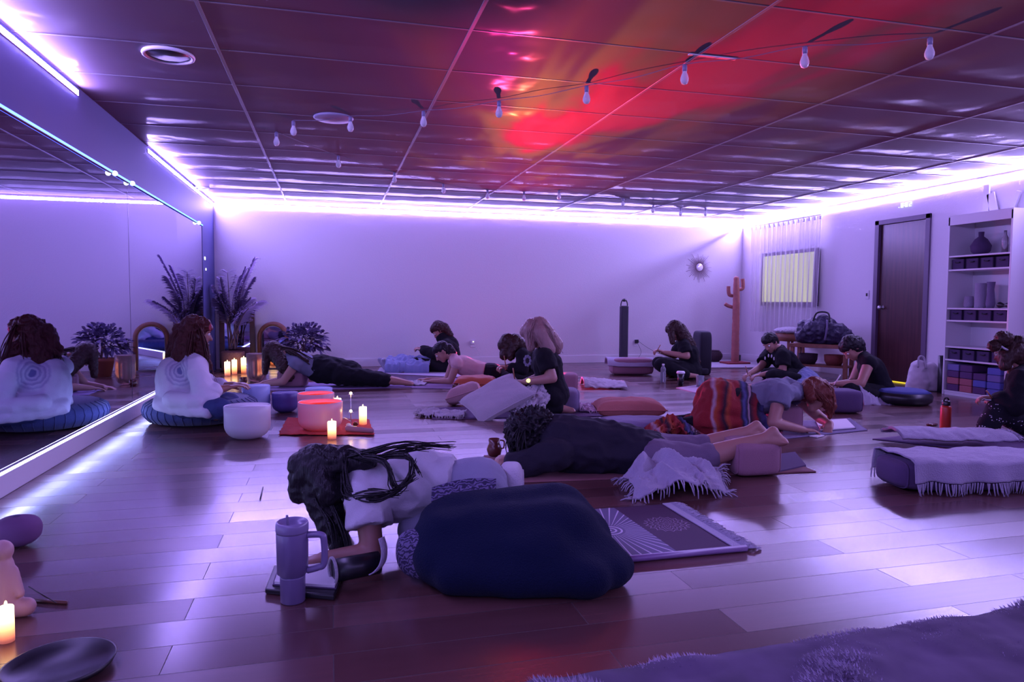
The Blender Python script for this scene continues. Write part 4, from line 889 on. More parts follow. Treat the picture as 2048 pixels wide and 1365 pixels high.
mb.cone(W(1475, 825, d_ - .14), W(1545, 862, d_ - .2), .12, .05); mb.cone(W(1460, 820, d_ - .2), W(1520, 862, d_ - .22), .075, .05); mb.cone(W(1410, 840, d_ - .2), W(1480, 850, d_ - .26), .07, .05)
mb.cone(W(1410, 850, d_), W(1335, 858, d_), .10, .06); mb.cone(W(1335, 856, d_), W(1300, 858, d_ - .05), .06, .05); mb.cone(W(1395, 862, d_ - .15), W(1450, 868, d_ - .25), .05, .04)
mb.fuse('blanket_cloth', M_ser, t, .010, 5, .022, 7.5, floor=.004)
crumple('blanket', 'striped multicoloured blanket end trailing behind the dusty orange pillow', lambda u, v: tuple(V((W(1350, 850, 5.1).x, W(1350, 850, 5.1).y, 0)) + RGT * ((u - .5) * .40) + _f0 * ((v - .5) * .4) + V((0, 0, .03 + .11 * math.sin(u * PI * .9 + .2) * max(.1, .6 + folds(u, v, 1.4, 41))))), M_ser, 'blanket', .010, 50, 40, ('v0',), fr=.05, fdens=30)
q = F(1598, 868); bolster('bolster', 'mauve block bolster under the chest of the red-haired woman', (q.x, q.y + .22, .10), RGT * .13, _f0 * .14, V((0, 0, .095)), P_mauve)
def notebook(label, pts, z=.002, th=.012, m=None):
    c_ = sum(pts, V()) / 4; t = thing('notebook', label, 'notebook', (c_.x, c_.y, z)); F6 = [(0, 1, 2, 3), (7, 6, 5, 4), (0, 4, 5, 1), (1, 5, 6, 2), (2, 6, 7, 3), (3, 7, 4, 0)]
    MB().add([V((p_.x, p_.y, zz)) for zz in (z, z + th * .3) for p_ in pts], F6).build('cover', m or P_plum, t, False)
    s = [c_.lerp(p_, .95) for p_ in pts]; MB().add([V((p_.x, p_.y, zz)) for zz in (z + th * .3, z + th) for p_ in s], F6).build('pages', P_paper, t, False); return t
notebook('open notebook on a thin mat in front of the red-haired woman', [F(1640, 866), F(1712, 860), F(1694, 842), F(1630, 846)], .008)
quad_mat('yoga_mat', 'thin slate mat under the arms of the red-haired woman', [F(1560, 880), F(1735, 862), F(1700, 838), F(1560, 846)], P_slate)
quad_mat('yoga_mat', 'wine mat beneath the striped blanket', [F(1300, 885), F(1560, 884), F(1555, 840), F(1330, 846)], mat('wine_mat', (.13, .04, .08), .9))
o = MB().box(F(1634, 874) + V((0, 0, .006)), (.11, .06, .008), Matrix.Rotation(.4, 4, 'Z')).build('phone', P_paper, None, False, F(1634, 874), bevel=.002); tag(o, 'small pale card by the elbow of the red-haired woman', 'card')

# ------------------------------------------------------------------ woman by the door and things at the right
q = F(1705, 830); bolster('bolster', 'grape block bolster in front of the woman in the black tank', (q.x, q.y + .16, .11), RGT * .16, _f0 * .14, V((0, 0, .105)), P_plum)
crumple('blanket', 'pale blanket spilling from the lap of the woman in the black tank', lambda u, v: tuple(W(1748, 792, 7.05) + RGT * ((u - .5) * .34) + _f0 * ((v - .5) * .3) + V((0, 0, -.09 + .20 * (1 - u) * math.sin(v * PI) + .05 * folds(u, v, 1.5, 45)))), P_lav, 'blanket', .010, 44, 36, ('u1',), fr=.06, fdens=24)
q = F(1836, 815) + _f0 * .27; t = thing('floor_cushion', 'round navy floor cushion with blue top beside the tote bag', 'cushion', q); MB().lathe(q, [(.22, 0), (.26, .03), (.27, .08), (.25, .12)], 44).build('cushion_side', P_blk, t); MB().lathe(q, [(.25, .12), (.2, .145), (.02, .152)], 44).build('cushion_top', mat('blue_cotton', (.06, .08, .26), .8), t)
q = F(1850, 782); t = thing('tote_bag', 'white canvas tote bag slumped beside the door', 'bag', q); mb = MB()
for a0, b0_, r0, r1 in ((W(1835, 768, dep(q)), W(1838, 735, dep(q)), .13, .085), (W(1866, 768, dep(q)), W(1860, 738, dep(q)), .12, .08), (W(1840, 735, dep(q)), W(1843, 726, dep(q)), .06, .03)): mb.cone(a0, b0_, r0, r1)
mb.fuse('bag_body', mat('white_canvas', (.64, .60, .64), .9), t, .012, 4, .014, 9, floor=.003); MB().tube(smooth_path_([W(1836, 735, dep(q) - .1), W(1838, 715, dep(q) - .05), W(1848, 716, dep(q) - .05), W(1852, 738, dep(q) - .1)]), .011, 8).build('handle', P_cream, t)
q = F(1880, 782); c_ = V((RX - .25, sy1 + .09, 0)); t = thing('yoga_mat_roll', 'rolled black mat standing between the tote bag and shelf', 'yoga mat', c_); MB().lathe(c_, [(.055, 0), (.058, .003), (.058, .42), (.05, .423)], 28).build('roll', P_blk, t)
q = F(1890, 864); t = thing('insulated_bottle', 'red insulated bottle with black loop cap on the floor', 'bottle', q); MB().lathe(q, [(.036, 0), (.039, .006), (.039, .19), (.034, .205), (.026, .21)], 32).build('bottle_body', mat('red_enamel', (.45, .04, .02), .35), t)
MB().lathe(q, [(.028, .208), (.030, .214), (.030, .245), (.025, .248)], 28).build('cap', P_blk, t); MB().tube([q + V((.022 * math.cos(a), 0, .248 + .022 * math.sin(a))) for a in [PI * k / 10 for k in range(11)]], .006, 8).build('cap_loop', P_blk, t)
o = MB().box(F(1864, 852) + V((0, 0, .01)), (.10, .05, .018), Matrix.Rotation(.3, 4, 'Z')).build('glasses_case', P_clay, None, True, F(1864, 852), bevel=.008); tag(o, 'small dark case on the floor left of the red bottle', 'case')
def folded(u, v):
    q = F(1918, 900) + _f0 * .14; a = (v - .5) * 2.5
    return tuple(q + RGT * ((u - .5) * .72) - _f0 * ((u - .5) * .12) + _f0 * (math.sin(a) * .16) + V((0, 0, .045 + .075 * math.cos(a) + .02 * folds(u * 1.4, v * .5, 1.2, 51))))
crumple('blanket', 'pale blanket folded lengthwise on the floor behind the draped bolster', folded, P_lav, thick=.02, nu=70, nv=40, fringe=('u1',), fr=.05, fdens=26)
quad_mat('yoga_mat', 'thin fringed purple mat under the folded pale blanket', [F(1745, 880), F(2075, 915), F(2120, 870), F(1850, 868)], mat('purple_weave', (.13, .08, .18), .95))
# bolster draped with fringed blanket
bc = V((3.02, 3.06, .125)); bx = V((.985, -.17, 0)); by = V((.17, .985, 0))
e0 = F(1778, 985); bc = e0 + bx * .47 + by * .10; bc.z = .088
bolster('bolster', 'dark plum bolster under the fringed blanket at the right', bc, bx * .43, by * .16, V((0, 0, .085)), P_plum, .42)
def drape(u, v):
    s = (v - .5) * 2; x = -.385 + .82 * u; hang = .50; arc = s * hang * .56
    # cross-section: flat over the top, bends over the edges and hangs down
    w_, h_ = .168, .098
    if abs(arc) <= w_: y, z = arc, h_ - .012 * (arc / w_) ** 4
    else:
        e = abs(arc) - w_; y = math.copysign(w_ + .012 + e * .08 + .02 * math.sin(x * 26) * min(1, e * 8), arc); z = h_ - .012 - e * .98
    y -= .02 * u; z += .022 * folds(x * 1.5, arc * 1.5, 1.3, 61) + .03 * max(0, u - .7) * folds(x * 2, arc * 2, 1.5, 62)
    q = bc + bx * x + by * y; return (q.x, q.y, max(.012, bc.z + z - .0))
crumple('blanket', 'fringed pale blanket draped over the plum bolster at the right', drape, P_lav, thick=.008, nu=70, nv=60, fringe=('v0', 'v1'), fr=.10, fdens=64, base=bc)
notebook('notebook on the raised knee of the writer at the right edge', [W(1968, 801, 5.12), W(2014, 803, 5.0), W(2018, 800, 5.2), W(1974, 798, 5.3)], W(1990, 801, 5.1).z - .004, .01)

# ------------------------------------------------------------------ foreground
d_ = 2.62
t = thing('floor_pouf', 'huge slouchy navy floor pouf in the foreground beside the bent woman', 'pouf', F(1020, 1170)); mb = MB()
def FZ(px, py, d, z): q = W(px, py, d); q.z = z; return q
mb.cone(FZ(905, 1100, 2.60, .150), FZ(1110, 1090, 2.66, .165), .135, .150); mb.cone(FZ(1110, 1090, 2.66, .165), FZ(1165, 1110, 2.62, .12), .145, .11); mb.cone(FZ(1150, 1120, 2.58, .105), FZ(1228, 1160, 2.50, .060), .105, .065)
mb.cone(FZ(880, 1120, 2.44, .10), FZ(1090, 1120, 2.43, .11), .10, .12); mb.cone(FZ(1090, 1150, 2.43, .10), FZ(1226, 1160, 2.43, .066), .11, .066); mb.cone(FZ(900, 1110, 2.7, .12), FZ(1130, 1110, 2.76, .12), .12, .13)
mb.cone(FZ(1180, 1120, 2.60, .07), FZ(1238, 1160, 2.48, .06), .075, .06); mb.cone(FZ(905, 1110, 2.36, .07), FZ(1180, 1120, 2.35, .07), .07, .075)
mb.cone(FZ(890, 1110, 2.50, .132), FZ(1120, 1105, 2.54, .148), .128, .145); mb.cone(FZ(1110, 1105, 2.54, .14), FZ(1200, 1140, 2.50, .085), .14, .085)
mb.fuse('pouf_cover', P_navy, t, .012, 45, .008, 5, floor=.003)
M_mand = mat('patterned_panel', (.05, .05, .10), .9, bump=.3, bscale=200)
def mand(nt, b, tc):
    wv = node(nt, 'ShaderNodeTexWave', wave_type='RINGS'); wv.inputs['Scale'].default_value = 22; wv.inputs['Distortion'].default_value = 9; wv.inputs['Detail'].default_value = 1; wv.inputs['Detail Scale'].default_value = 2.2; nt.links.new(tc.outputs['Object'], wv.inputs['Vector'])
    r = ramp(nt, [(.5, (.025, .02, .06)), (.62, (.15, .12, .24))]); nt.links.new(wv.outputs['Fac'], r.inputs['Fac']); nt.links.new(r.outputs[0], b.inputs['Base Color'])
link_pattern(M_mand, mand)
MB().ell(FZ(838, 1128, 2.47, .105), (RGT * .085 - FWD * .05, UPV * .085, (RGT * .3 + FWD).normalized() * .05), 30, 18, .8).build('patterned_end', M_mand, t)
def band(u, v):
    q = W(862 + 130 * u, 1003 - 18 * u - 8 * math.sin(u * PI) - 24 * v, 2.62 + .03 * u); return tuple(q)
MB().grid(lambda u, v: tuple(V(band(u, v)) + FWD * (.03 * v)), 30, 8, .012).build('patterned_band', M_mand, t)
q = W(1022, 985, 2.95); bolster('pillow', 'pale cushion standing behind the navy pouf', (q.x, q.y, .16), RGT * .055, _f0 * .12, V((0, 0, .155)), P_cream, .5, 'pillow')
# tumbler
q = F(586, 1203); t = thing('tumbler', 'lavender insulated tumbler with handle in the foreground', 'tumbler', q); M_tum = mat('lavender_enamel', (.17, .13, .27), .35, coat=.3)
MB().lathe(q, [(.036, 0), (.040, .004), (.041, .085), (.042, .09)], 48).build('cup_base', M_tum, t)
MB().lathe(q, [(.0405, .088), (.0405, .095), (.050, .10), (.0515, .235), (.050, .24), (.046, .24)], 48).build('cup_body', M_tum, t)
MB().lathe(q, [(.0515, .236), (.053, .242), (.053, .262), (.050, .27), (.047, .272), (.046, .258), (.02, .252)], 48).build('lid', mat('lid_plastic', (.22, .18, .33), .3), t)
MB().tube(smooth_path_([q + RGT * .049 + V((0, 0, .225)), q + RGT * .095 + V((0, 0, .225)), q + RGT * .105 + V((0, 0, .205)), q + RGT * .105 + V((0, 0, .13)), q + RGT * .085 + V((0, 0, .115)), q + RGT * .049 + V((0, 0, .105))]), .011, 10).build('handle', M_tum, t)
MB().cone(q + V((-.012, 0, .25)), q + V((-.016, 0, .288)), .005, .005, 10).build('straw', P_slate, t)
# notebook on a black slab, round black canister, strap
sl_ = [F(530, 1190), F(668, 1204), F(690, 1150), F(548, 1142)]; cc = sum(sl_, V()) / 4
t = thing('lap_tray', 'flat black lap tray under the notebook in the foreground', 'tray', (cc.x, cc.y, 0)); MB().add([V((p_.x, p_.y, z)) for z in (.003, .02) for p_ in sl_], [(0, 1, 2, 3), (7, 6, 5, 4), (0, 4, 5, 1), (1, 5, 6, 2), (2, 6, 7, 3), (3, 7, 4, 0)]).build('board', P_blk, t, False, bevel=.004)
notebook('open notebook under the hands of the bent woman in the foreground', [F(545, 1172, .02), F(672, 1180, .02), F(690, 1135, .02), F(560, 1128, .02)], .0205, .012)
q = W(668, 1150, 2.42); q.z = .062; ax_ = (RGT * .9 + _f0 * -.42).normalized(); t = thing('canister', 'black round canister lying on its side beside the notebook', 'canister', (q.x, q.y, .02))
MB().cone(q, q + RGT * .14 + _f0 * .08, .040, .040, 32, True).build('canister_body', P_blk, t)
MB().tube([q - RGT * .004 + (UPV * math.cos(a) + (_f0 * .8 + RGT * -.5).normalized() * math.sin(a)) * .043 for a in [2 * PI * k / 32 for k in range(32)]], .006, 6, closed=True).build('pale_rim', P_cream, t)
t = thing('strap', 'curved pale strap standing between the bent woman and the pouf', 'strap', F(750, 1160))
P = smooth_path_([W(758, 1078, 2.42), W(764, 1105, 2.41), W(760, 1130, 2.40), W(748, 1146, 2.39), W(738, 1152, 2.38)], 8); mb = MB()
for k, p_ in enumerate(P): pass
mb.grid(lambda u, v: tuple(P[min(len(P) - 1, int(u * (len(P) - 1)))] + FWD * (.03 * v) + RGT * (.014 * v)), len(P) - 1, 2, .004); mb.build('strap_band', P_lav, t)
o = MB().tube([F(520, 1000, .004), F(526, 975, .004)], .003, 6).build('hairpin', P_blk, None, True, F(523, 988)); tag(o, 'tiny dark hairpin on the bare floor left of the bent woman', 'hairpin')
# decorated mat
mx0, mx1, my0, my1 = .60, 1.615, 2.43, 3.09
M_dec = mat('mandala_mat', (.08, .03, .09), .8)
def decor(nt, b, tc):
    ge = node(nt, 'ShaderNodeNewGeometry'); sp = node(nt, 'ShaderNodeSeparateXYZ'); nt.links.new(ge.outputs['Position'], sp.inputs[0])
    def m(op, a, b_=None):
        n = node(nt, 'ShaderNodeMath', operation=op)
        for i, q in enumerate((a, b_)):
            if q is None: continue
            if isinstance(q, (int, float)): n.inputs[i].default_value = q
            else: nt.links.new(q, n.inputs[i])
        return n.outputs[0]
    x, y = sp.outputs[0], sp.outputs[1]
    dx, dy = m('SUBTRACT', x, 1.455), m('SUBTRACT', y, 2.80); r = m('SQRT', m('ADD', m('POWER', dx, 2), m('POWER', dy, 2))); an = m('ARCTAN2', dy, dx)
    pet = m('MULTIPLY', m('ABSOLUTE', m('SINE', m('MULTIPLY', an, 9))), .018); rr = m('ADD', r, pet)
    ring = m('GREATER_THAN', m('SINE', m('MULTIPLY', rr, 260)), .82); ring = m('MULTIPLY', ring, m('LESS_THAN', r, .105))
    cx_, cy_ = m('SUBTRACT', x, 1.17), m('SUBTRACT', y, 2.78); a2 = m('ARCTAN2', cy_, cx_); r2 = m('SQRT', m('ADD', m('POWER', cx_, 2), m('POWER', cy_, 2)))
    ray_ = m('GREATER_THAN', m('SINE', m('MULTIPLY', a2, 44)), .86); ray_ = m('MULTIPLY', ray_, m('GREATER_THAN', r2, .07))
    left = m('LESS_THAN', m('SUBTRACT', x, m('MULTIPLY', m('SUBTRACT', y, 2.43), -.02)), 1.335)
    rim = m('MULTIPLY', m('LESS_THAN', r2, .06), m('GREATER_THAN', m('SINE', m('MULTIPLY', r2, 260)), .4))
    lc = m('MULTIPLY', m('MAXIMUM', ray_, rim), left); 
    nz = node(nt, 'ShaderNodeTexNoise'); nz.inputs['Scale'].default_value = 14; nt.links.new(tc.outputs['Object'], nz.inputs['Vector'])
    mA = node(nt, 'ShaderNodeMix', data_type='RGBA'); mA.inputs[6].default_value = (.050, .016, .055, 1); mA.inputs[7].default_value = (.13, .11, .20, 1); nt.links.new(left, mA.inputs[0])
    mB = node(nt, 'ShaderNodeMix', data_type='RGBA'); mB.inputs[7].default_value = (.55, .48, .62, 1); nt.links.new(lc, mB.inputs[0]); nt.links.new(mA.outputs[2], mB.inputs[6])
    mC = node(nt, 'ShaderNodeMix', data_type='RGBA'); mC.inputs[7].default_value = (.34, .24, .36, 1); nt.links.new(m('MULTIPLY', ring, m('SUBTRACT', 1, left)), mC.inputs[0]); nt.links.new(mB.outputs[2], mC.inputs[6]); nt.links.new(mC.outputs[2], b.inputs['Base Color'])
link_pattern(M_dec, decor)
t = quad_mat('decorated_mat', 'dark mat with mandala and ray pattern and fringed end under the pouf', [(mx0, my0), (mx1, my0), (mx1 + .01, my1), (mx0, my1)], M_dec, 'mat', child='mat_sheet')
MB().tube([(mx0, my0 - .004, .014), (mx1, my0 - .004, .014)], .0135, 10).build('rolled_edge', mat('satin_binding', (.22, .13, .30), .35), t)
MB().box2((mx1 - .035, my0, .006), (mx1 + .012, my1, .011)).build('end_band', P_lav, t, False)
fbm = MB(); rnd = random.Random(9)
for i in range(130):
    y = my0 + (my1 - my0) * i / 129; a = V((mx1 + .005, y, .009)); L_ = rnd.uniform(.045, .075); fbm.tube([a, a + V((L_ * .5, rnd.uniform(-.012, .012), .004)), a + V((L_, rnd.uniform(-.02, .02), -.004))], [.0035, .003, .0018], 5)
fo = fbm.build('fringe', P_lav, t); fo['kind'] = 'stuff'
# shaggy rug
a_, b_ = F(1190, 1372), F(2060, 1236); dr_ = (b_ - a_); dr_.z = 0; dr_.normalize(); nr = V((dr_.y, -dr_.x, 0))
t = thing('shag_rug', 'shaggy purple-grey rug at the lower right corner', 'rug', a_ + dr_ * .8 + nr * .4)
def rugf(u, v):
    q = a_ + dr_ * (u * 2.1 - .35) + nr * (v * 1.1 - .012 * noise.noise(V((u * 20, 0, 0)))); pt = max(0, noise.noise(V((q.x * 3.2, q.y * 3.2, 9))) + .05); h = .026 + .085 * pt + .010 * noise.noise(V((q.x * 18, q.y * 18, 0))) * (.3 + pt * 3)
    return (q.x, q.y, h * min(1, .35 + v * 14))
MB().grid(rugf, 160, 90, .024).build('rug_base', mat('shag_pile_base', (.10, .07, .13), .95, cvar=.3, cscale=5), t)
sm = MB(); rnd = random.Random(77)
for i in range(26000):
    u, v = .08 + rnd.random() * .86, rnd.random() ** 1.2 * .62; p_ = V(rugf(u, v)); patch = noise.noise(V((p_.x * 3.2, p_.y * 3.2, 9)))
    L_ = .022 + .045 * max(0, patch + .1); dd = V((rnd.uniform(-1, 1), rnd.uniform(-1, 1), .35 + rnd.random())).normalized() * L_ - dr_ * .3 * L_ - nr * .25 * L_
    s_ = V((rnd.uniform(-1, 1), rnd.uniform(-1, 1), 0)).normalized() * .0034
    sm.add([p_ - s_ * 1.3, p_ + s_ * 1.3, p_ + dd * .6 + s_, p_ + dd, p_ + dd * .6 - s_], [(0, 1, 2, 3, 4)])
so = sm.build('pile', mat('shag_pile', (.34, .28, .40), .95, cvar=.5, cscale=4), t, smooth=False); so['kind'] = 'stuff'

# ------------------------------------------------------------------ ceiling things
def ceil_disc(px, py, r, label, nm, m, recess=False):
    q = F(px, py, H); t = thing(nm, label, 'ceiling speaker' if nm == 'ceiling_speaker' else 'downlight', (q.x, q.y, H - .02))
    if recess:
        MB().tube([q + V((r * math.cos(a), r * math.sin(a), -.008)) for a in [2 * PI * k / 32 for k in range(32)]], .012, 8, closed=True).build('ring', P_wht, t); MB().lathe(q + V((0, 0, -.009)), [(r * .96, 0), (r * .96, .004)], 32).build('opening', P_blk, t)
    else: MB().lathe(q + V((0, 0, -.02)), [(r * .3, 0), (r * .92, .004), (r, .012), (r, .02)], 36).build('grille', m, t)
ceil_disc(337, 108, .13, 'recessed round ceiling downlight on the left, dark inside', 'ceiling_downlight', P_wht, True)
ceil_disc(667, 235, .15, 'round flat ceiling speaker near the middle of the ceiling', 'ceiling_speaker', mat('speaker_grille', (.35, .33, .45), .5))
ceil_disc(400, 375, .10, 'small recessed downlight near the far left corner', 'ceiling_downlight', P_wht, True)
q = F(1425, 112, H); o = MB().box(q + V((0, 0, -.004)), (.30, .022, .008)).build('ceiling_clip', P_wht, None, False, q); tag(o, 'short pale clip strip on the ceiling at the right', 'ceiling clip')
# string lights
M_bulb = mat('bulb_glass', (.9, .9, .95), .12, trans=.35, ior=1.35)
def string(label, pts, drop, sag):
    t = thing('string_lights', label, 'string lights', F(*pts[0], H), 0, 'bulb strings under the ceiling'); P = []
    for (px, py) in pts:
        z = H - drop - .075; r = ray(px, py); q = CAM + r * ((z - CAMH) / r.z); q.y = min(q.y, DY - .1); P.append(q)
    up_ = [p_ + V((0, 0, .085)) for p_ in P]; path = [up_[0]]
    for a, b in zip(up_, up_[1:]): path += [a.lerp(b, .5) + V((0, 0, -sag)), b]
    MB().tube(smooth_path_(path, 4), .0028, 5).build('cable', mat('clear_cable', (.16, .14, .2), .6), t)
    for p_ in P:
        bo = MB(); bo.lathe(p_, [(.004, -.034), (.016, -.028), (.024, -.012), (.025, .002), (.019, .022), (.013, .036), (.013, .045)], 18); b_ = bo.build('bulb', M_bulb, t)
        MB().lathe(p_ + V((0, 0, .042)), [(.014, 0), (.014, .035), (.006, .042)], 12).build('socket', mat('socket_grey', (.22, .20, .32), .5), b_)
        MB().sph(p_ + V((0, 0, -.006)), .007).build('filament', P_metal, b_)
string('clear bulb string sweeping across the near ceiling from right to left', [(1859, 107), (1609, 124), (1369, 158), (1173, 198), (998, 226), (847, 245), (701, 255), (587, 263)], .02, .015)
string('clear bulb string crossing the far ceiling toward the right corner', [(553, 284), (677, 329), (789, 360), (887, 382), (975, 393), (1048, 397), (1118, 394), (1246, 409), (1306, 422), (1361, 428), (1411, 428)], .012, .01)
t = thing('led_controller', 'two small glowing indicator lights on the wall edge above the palm', 'indicator light', (LX, 9.9, 1.4))
for (px, py, s) in ((407, 517, .042), (409, 539, .030)):
    q = WX(px + 3, py, LX + .005); MB().box(q, (.008, s, s)).build('lit_indicator', emis('indicator', (.95, 1, .85), 2.6), t, False, bevel=.003)
# ================================================================== PEOPLE
def S(x, y, z): return (RGT * x + UPV * y + FWD * z).normalized()
M_skin = mat('skin', (.38, .20, .155), .5, bump=.03, bscale=120)
M_skin2 = mat('skin_tan', (.27, .125, .095), .5, bump=.03, bscale=120)
M_eye = mat('eye_white', (.7, .7, .7), .2)
def hairmat(n, c, rough=.45):
    m = mat(n, c, rough, spec=.2)
    def f(nt, b, tc):
        mp = node(nt, 'ShaderNodeMapping'); mp.inputs['Scale'].default_value = (60, 60, 6)
        nt.links.new(tc.outputs['Object'], mp.inputs[0]); nz = node(nt, 'ShaderNodeTexNoise'); nz.inputs['Scale'].default_value = 2
        nt.links.new(mp.outputs[0], nz.inputs['Vector']); bp = node(nt, 'ShaderNodeBump'); bp.inputs['Strength'].default_value = .6; bp.inputs['Distance'].default_value = .01
        nt.links.new(nz.outputs['Fac'], bp.inputs['Height']); nt.links.new(bp.outputs[0], b.inputs['Normal'])
    return link_pattern(m, f)
H_black = hairmat('black_hair', (.012, .010, .014)); H_brown = hairmat('dark_brown_hair', (.035, .016, .014))
H_auburn = hairmat('auburn_hair', (.055, .012, .011)); H_blond = hairmat('dark_blond_hair', (.29, .185, .175)); H_red = hairmat('ginger_hair', (.14, .035, .025))
def cloth(n, c, rough=.85, **k): return mat(n, c, rough, spec=.12 if sum(c) < .2 else .3, bump=.25, bscale=220, sheen=.02, **k)
C_black = cloth('black_jersey', (.010, .010, .014)); C_white = cloth('white_cotton', (.48, .46, .52)); C_char = cloth('charcoal_knit', (.022, .020, .032))
C_pink = cloth('pale_pink_jersey', (.62, .40, .40)); C_grey = cloth('heather_grey_jersey', (.36, .36, .42)); C_leg = cloth('pale_grey_leggings', (.25, .25, .34))
C_navy = cloth('navy_trousers', (.035, .05, .16)); C_gtee = cloth('slate_grey_jersey', (.16, .17, .24)); C_sock = cloth('grey_sock', (.34, .34, .44)); C_plum = cloth('dusty_purple_trousers', (.15, .11, .17))

def hand(mb, w, d, pn, k=1., curl=.5, side=1, fist=False):
    """palm plus five bent fingers; d forearm direction, pn the way the palm faces"""
    d = d.normalized(); pn = (pn - d * pn.dot(d)).normalized(); s = d.cross(pn).normalized() * side
    fl = (.9, 1.06, 1.0, .78)
    for i in range(4):
        o = (i - 1.5) * .0185 * k
        a = w + s * o * .55 + d * .012 * k; kn = w + d * (.088 - .004 * abs(i - 1.3)) * k + s * o
        mb.cone(a, kn, .0155 * k, .0115 * k, 10)
        dd = (d + s * (i - 1.5) * .05).normalized(); p = kn; ang = 0
        for j, (l, r) in enumerate(((.042, .0095), (.027, .0085), (.021, .0072))):
            ang += curl * (.55, .8, .6)[j] * (1 + .12 * i)
            q = p + (dd * math.cos(ang) + pn * math.sin(ang)) * (l * fl[i] * k)
            mb.cone(p, q, r * k, r * .92 * k, 8); p = q
    t0 = w + d * .022 * k - s * .022 * k; t1 = t0 + (d * .55 - s * .75 + pn * .3).normalized() * .042 * k
    t2 = t1 + (d * .85 - s * .2 + pn * .45).normalized() * .034 * k; t3 = t2 + (d * .9 + s * .15 + pn * .5).normalized() * .027 * k
    mb.cone(t0, t1, .016 * k, .0115 * k, 8); mb.cone(t1, t2, .0115 * k, .0098 * k, 8); mb.cone(t2, t3, .0098 * k, .008 * k, 8)
def foot(mb, a, t, r=.036, heel=None):
    d = (t - a); mb.cone(a, t, r, r * .72, 12)
    dn = d.normalized(); dz = V((0, 0, -1)); dz = (dz - dn * dz.dot(dn))
    h = heel if heel is not None else a - dn * .035 + dz * .025
    mb.cone(a, h, r * .95, r * .85, 10); mb.cone(h, t, r * .75, r * .6, 10)
    sd = dn.cross(V((0, 0, 1))).normalized()
    for i in range(5): mb.cone(t + sd * (i - 2) * .014, t + dn * (.03 - .004 * abs(i - 1)) + sd * (i - 2) * .016, .0105, .009, 8)

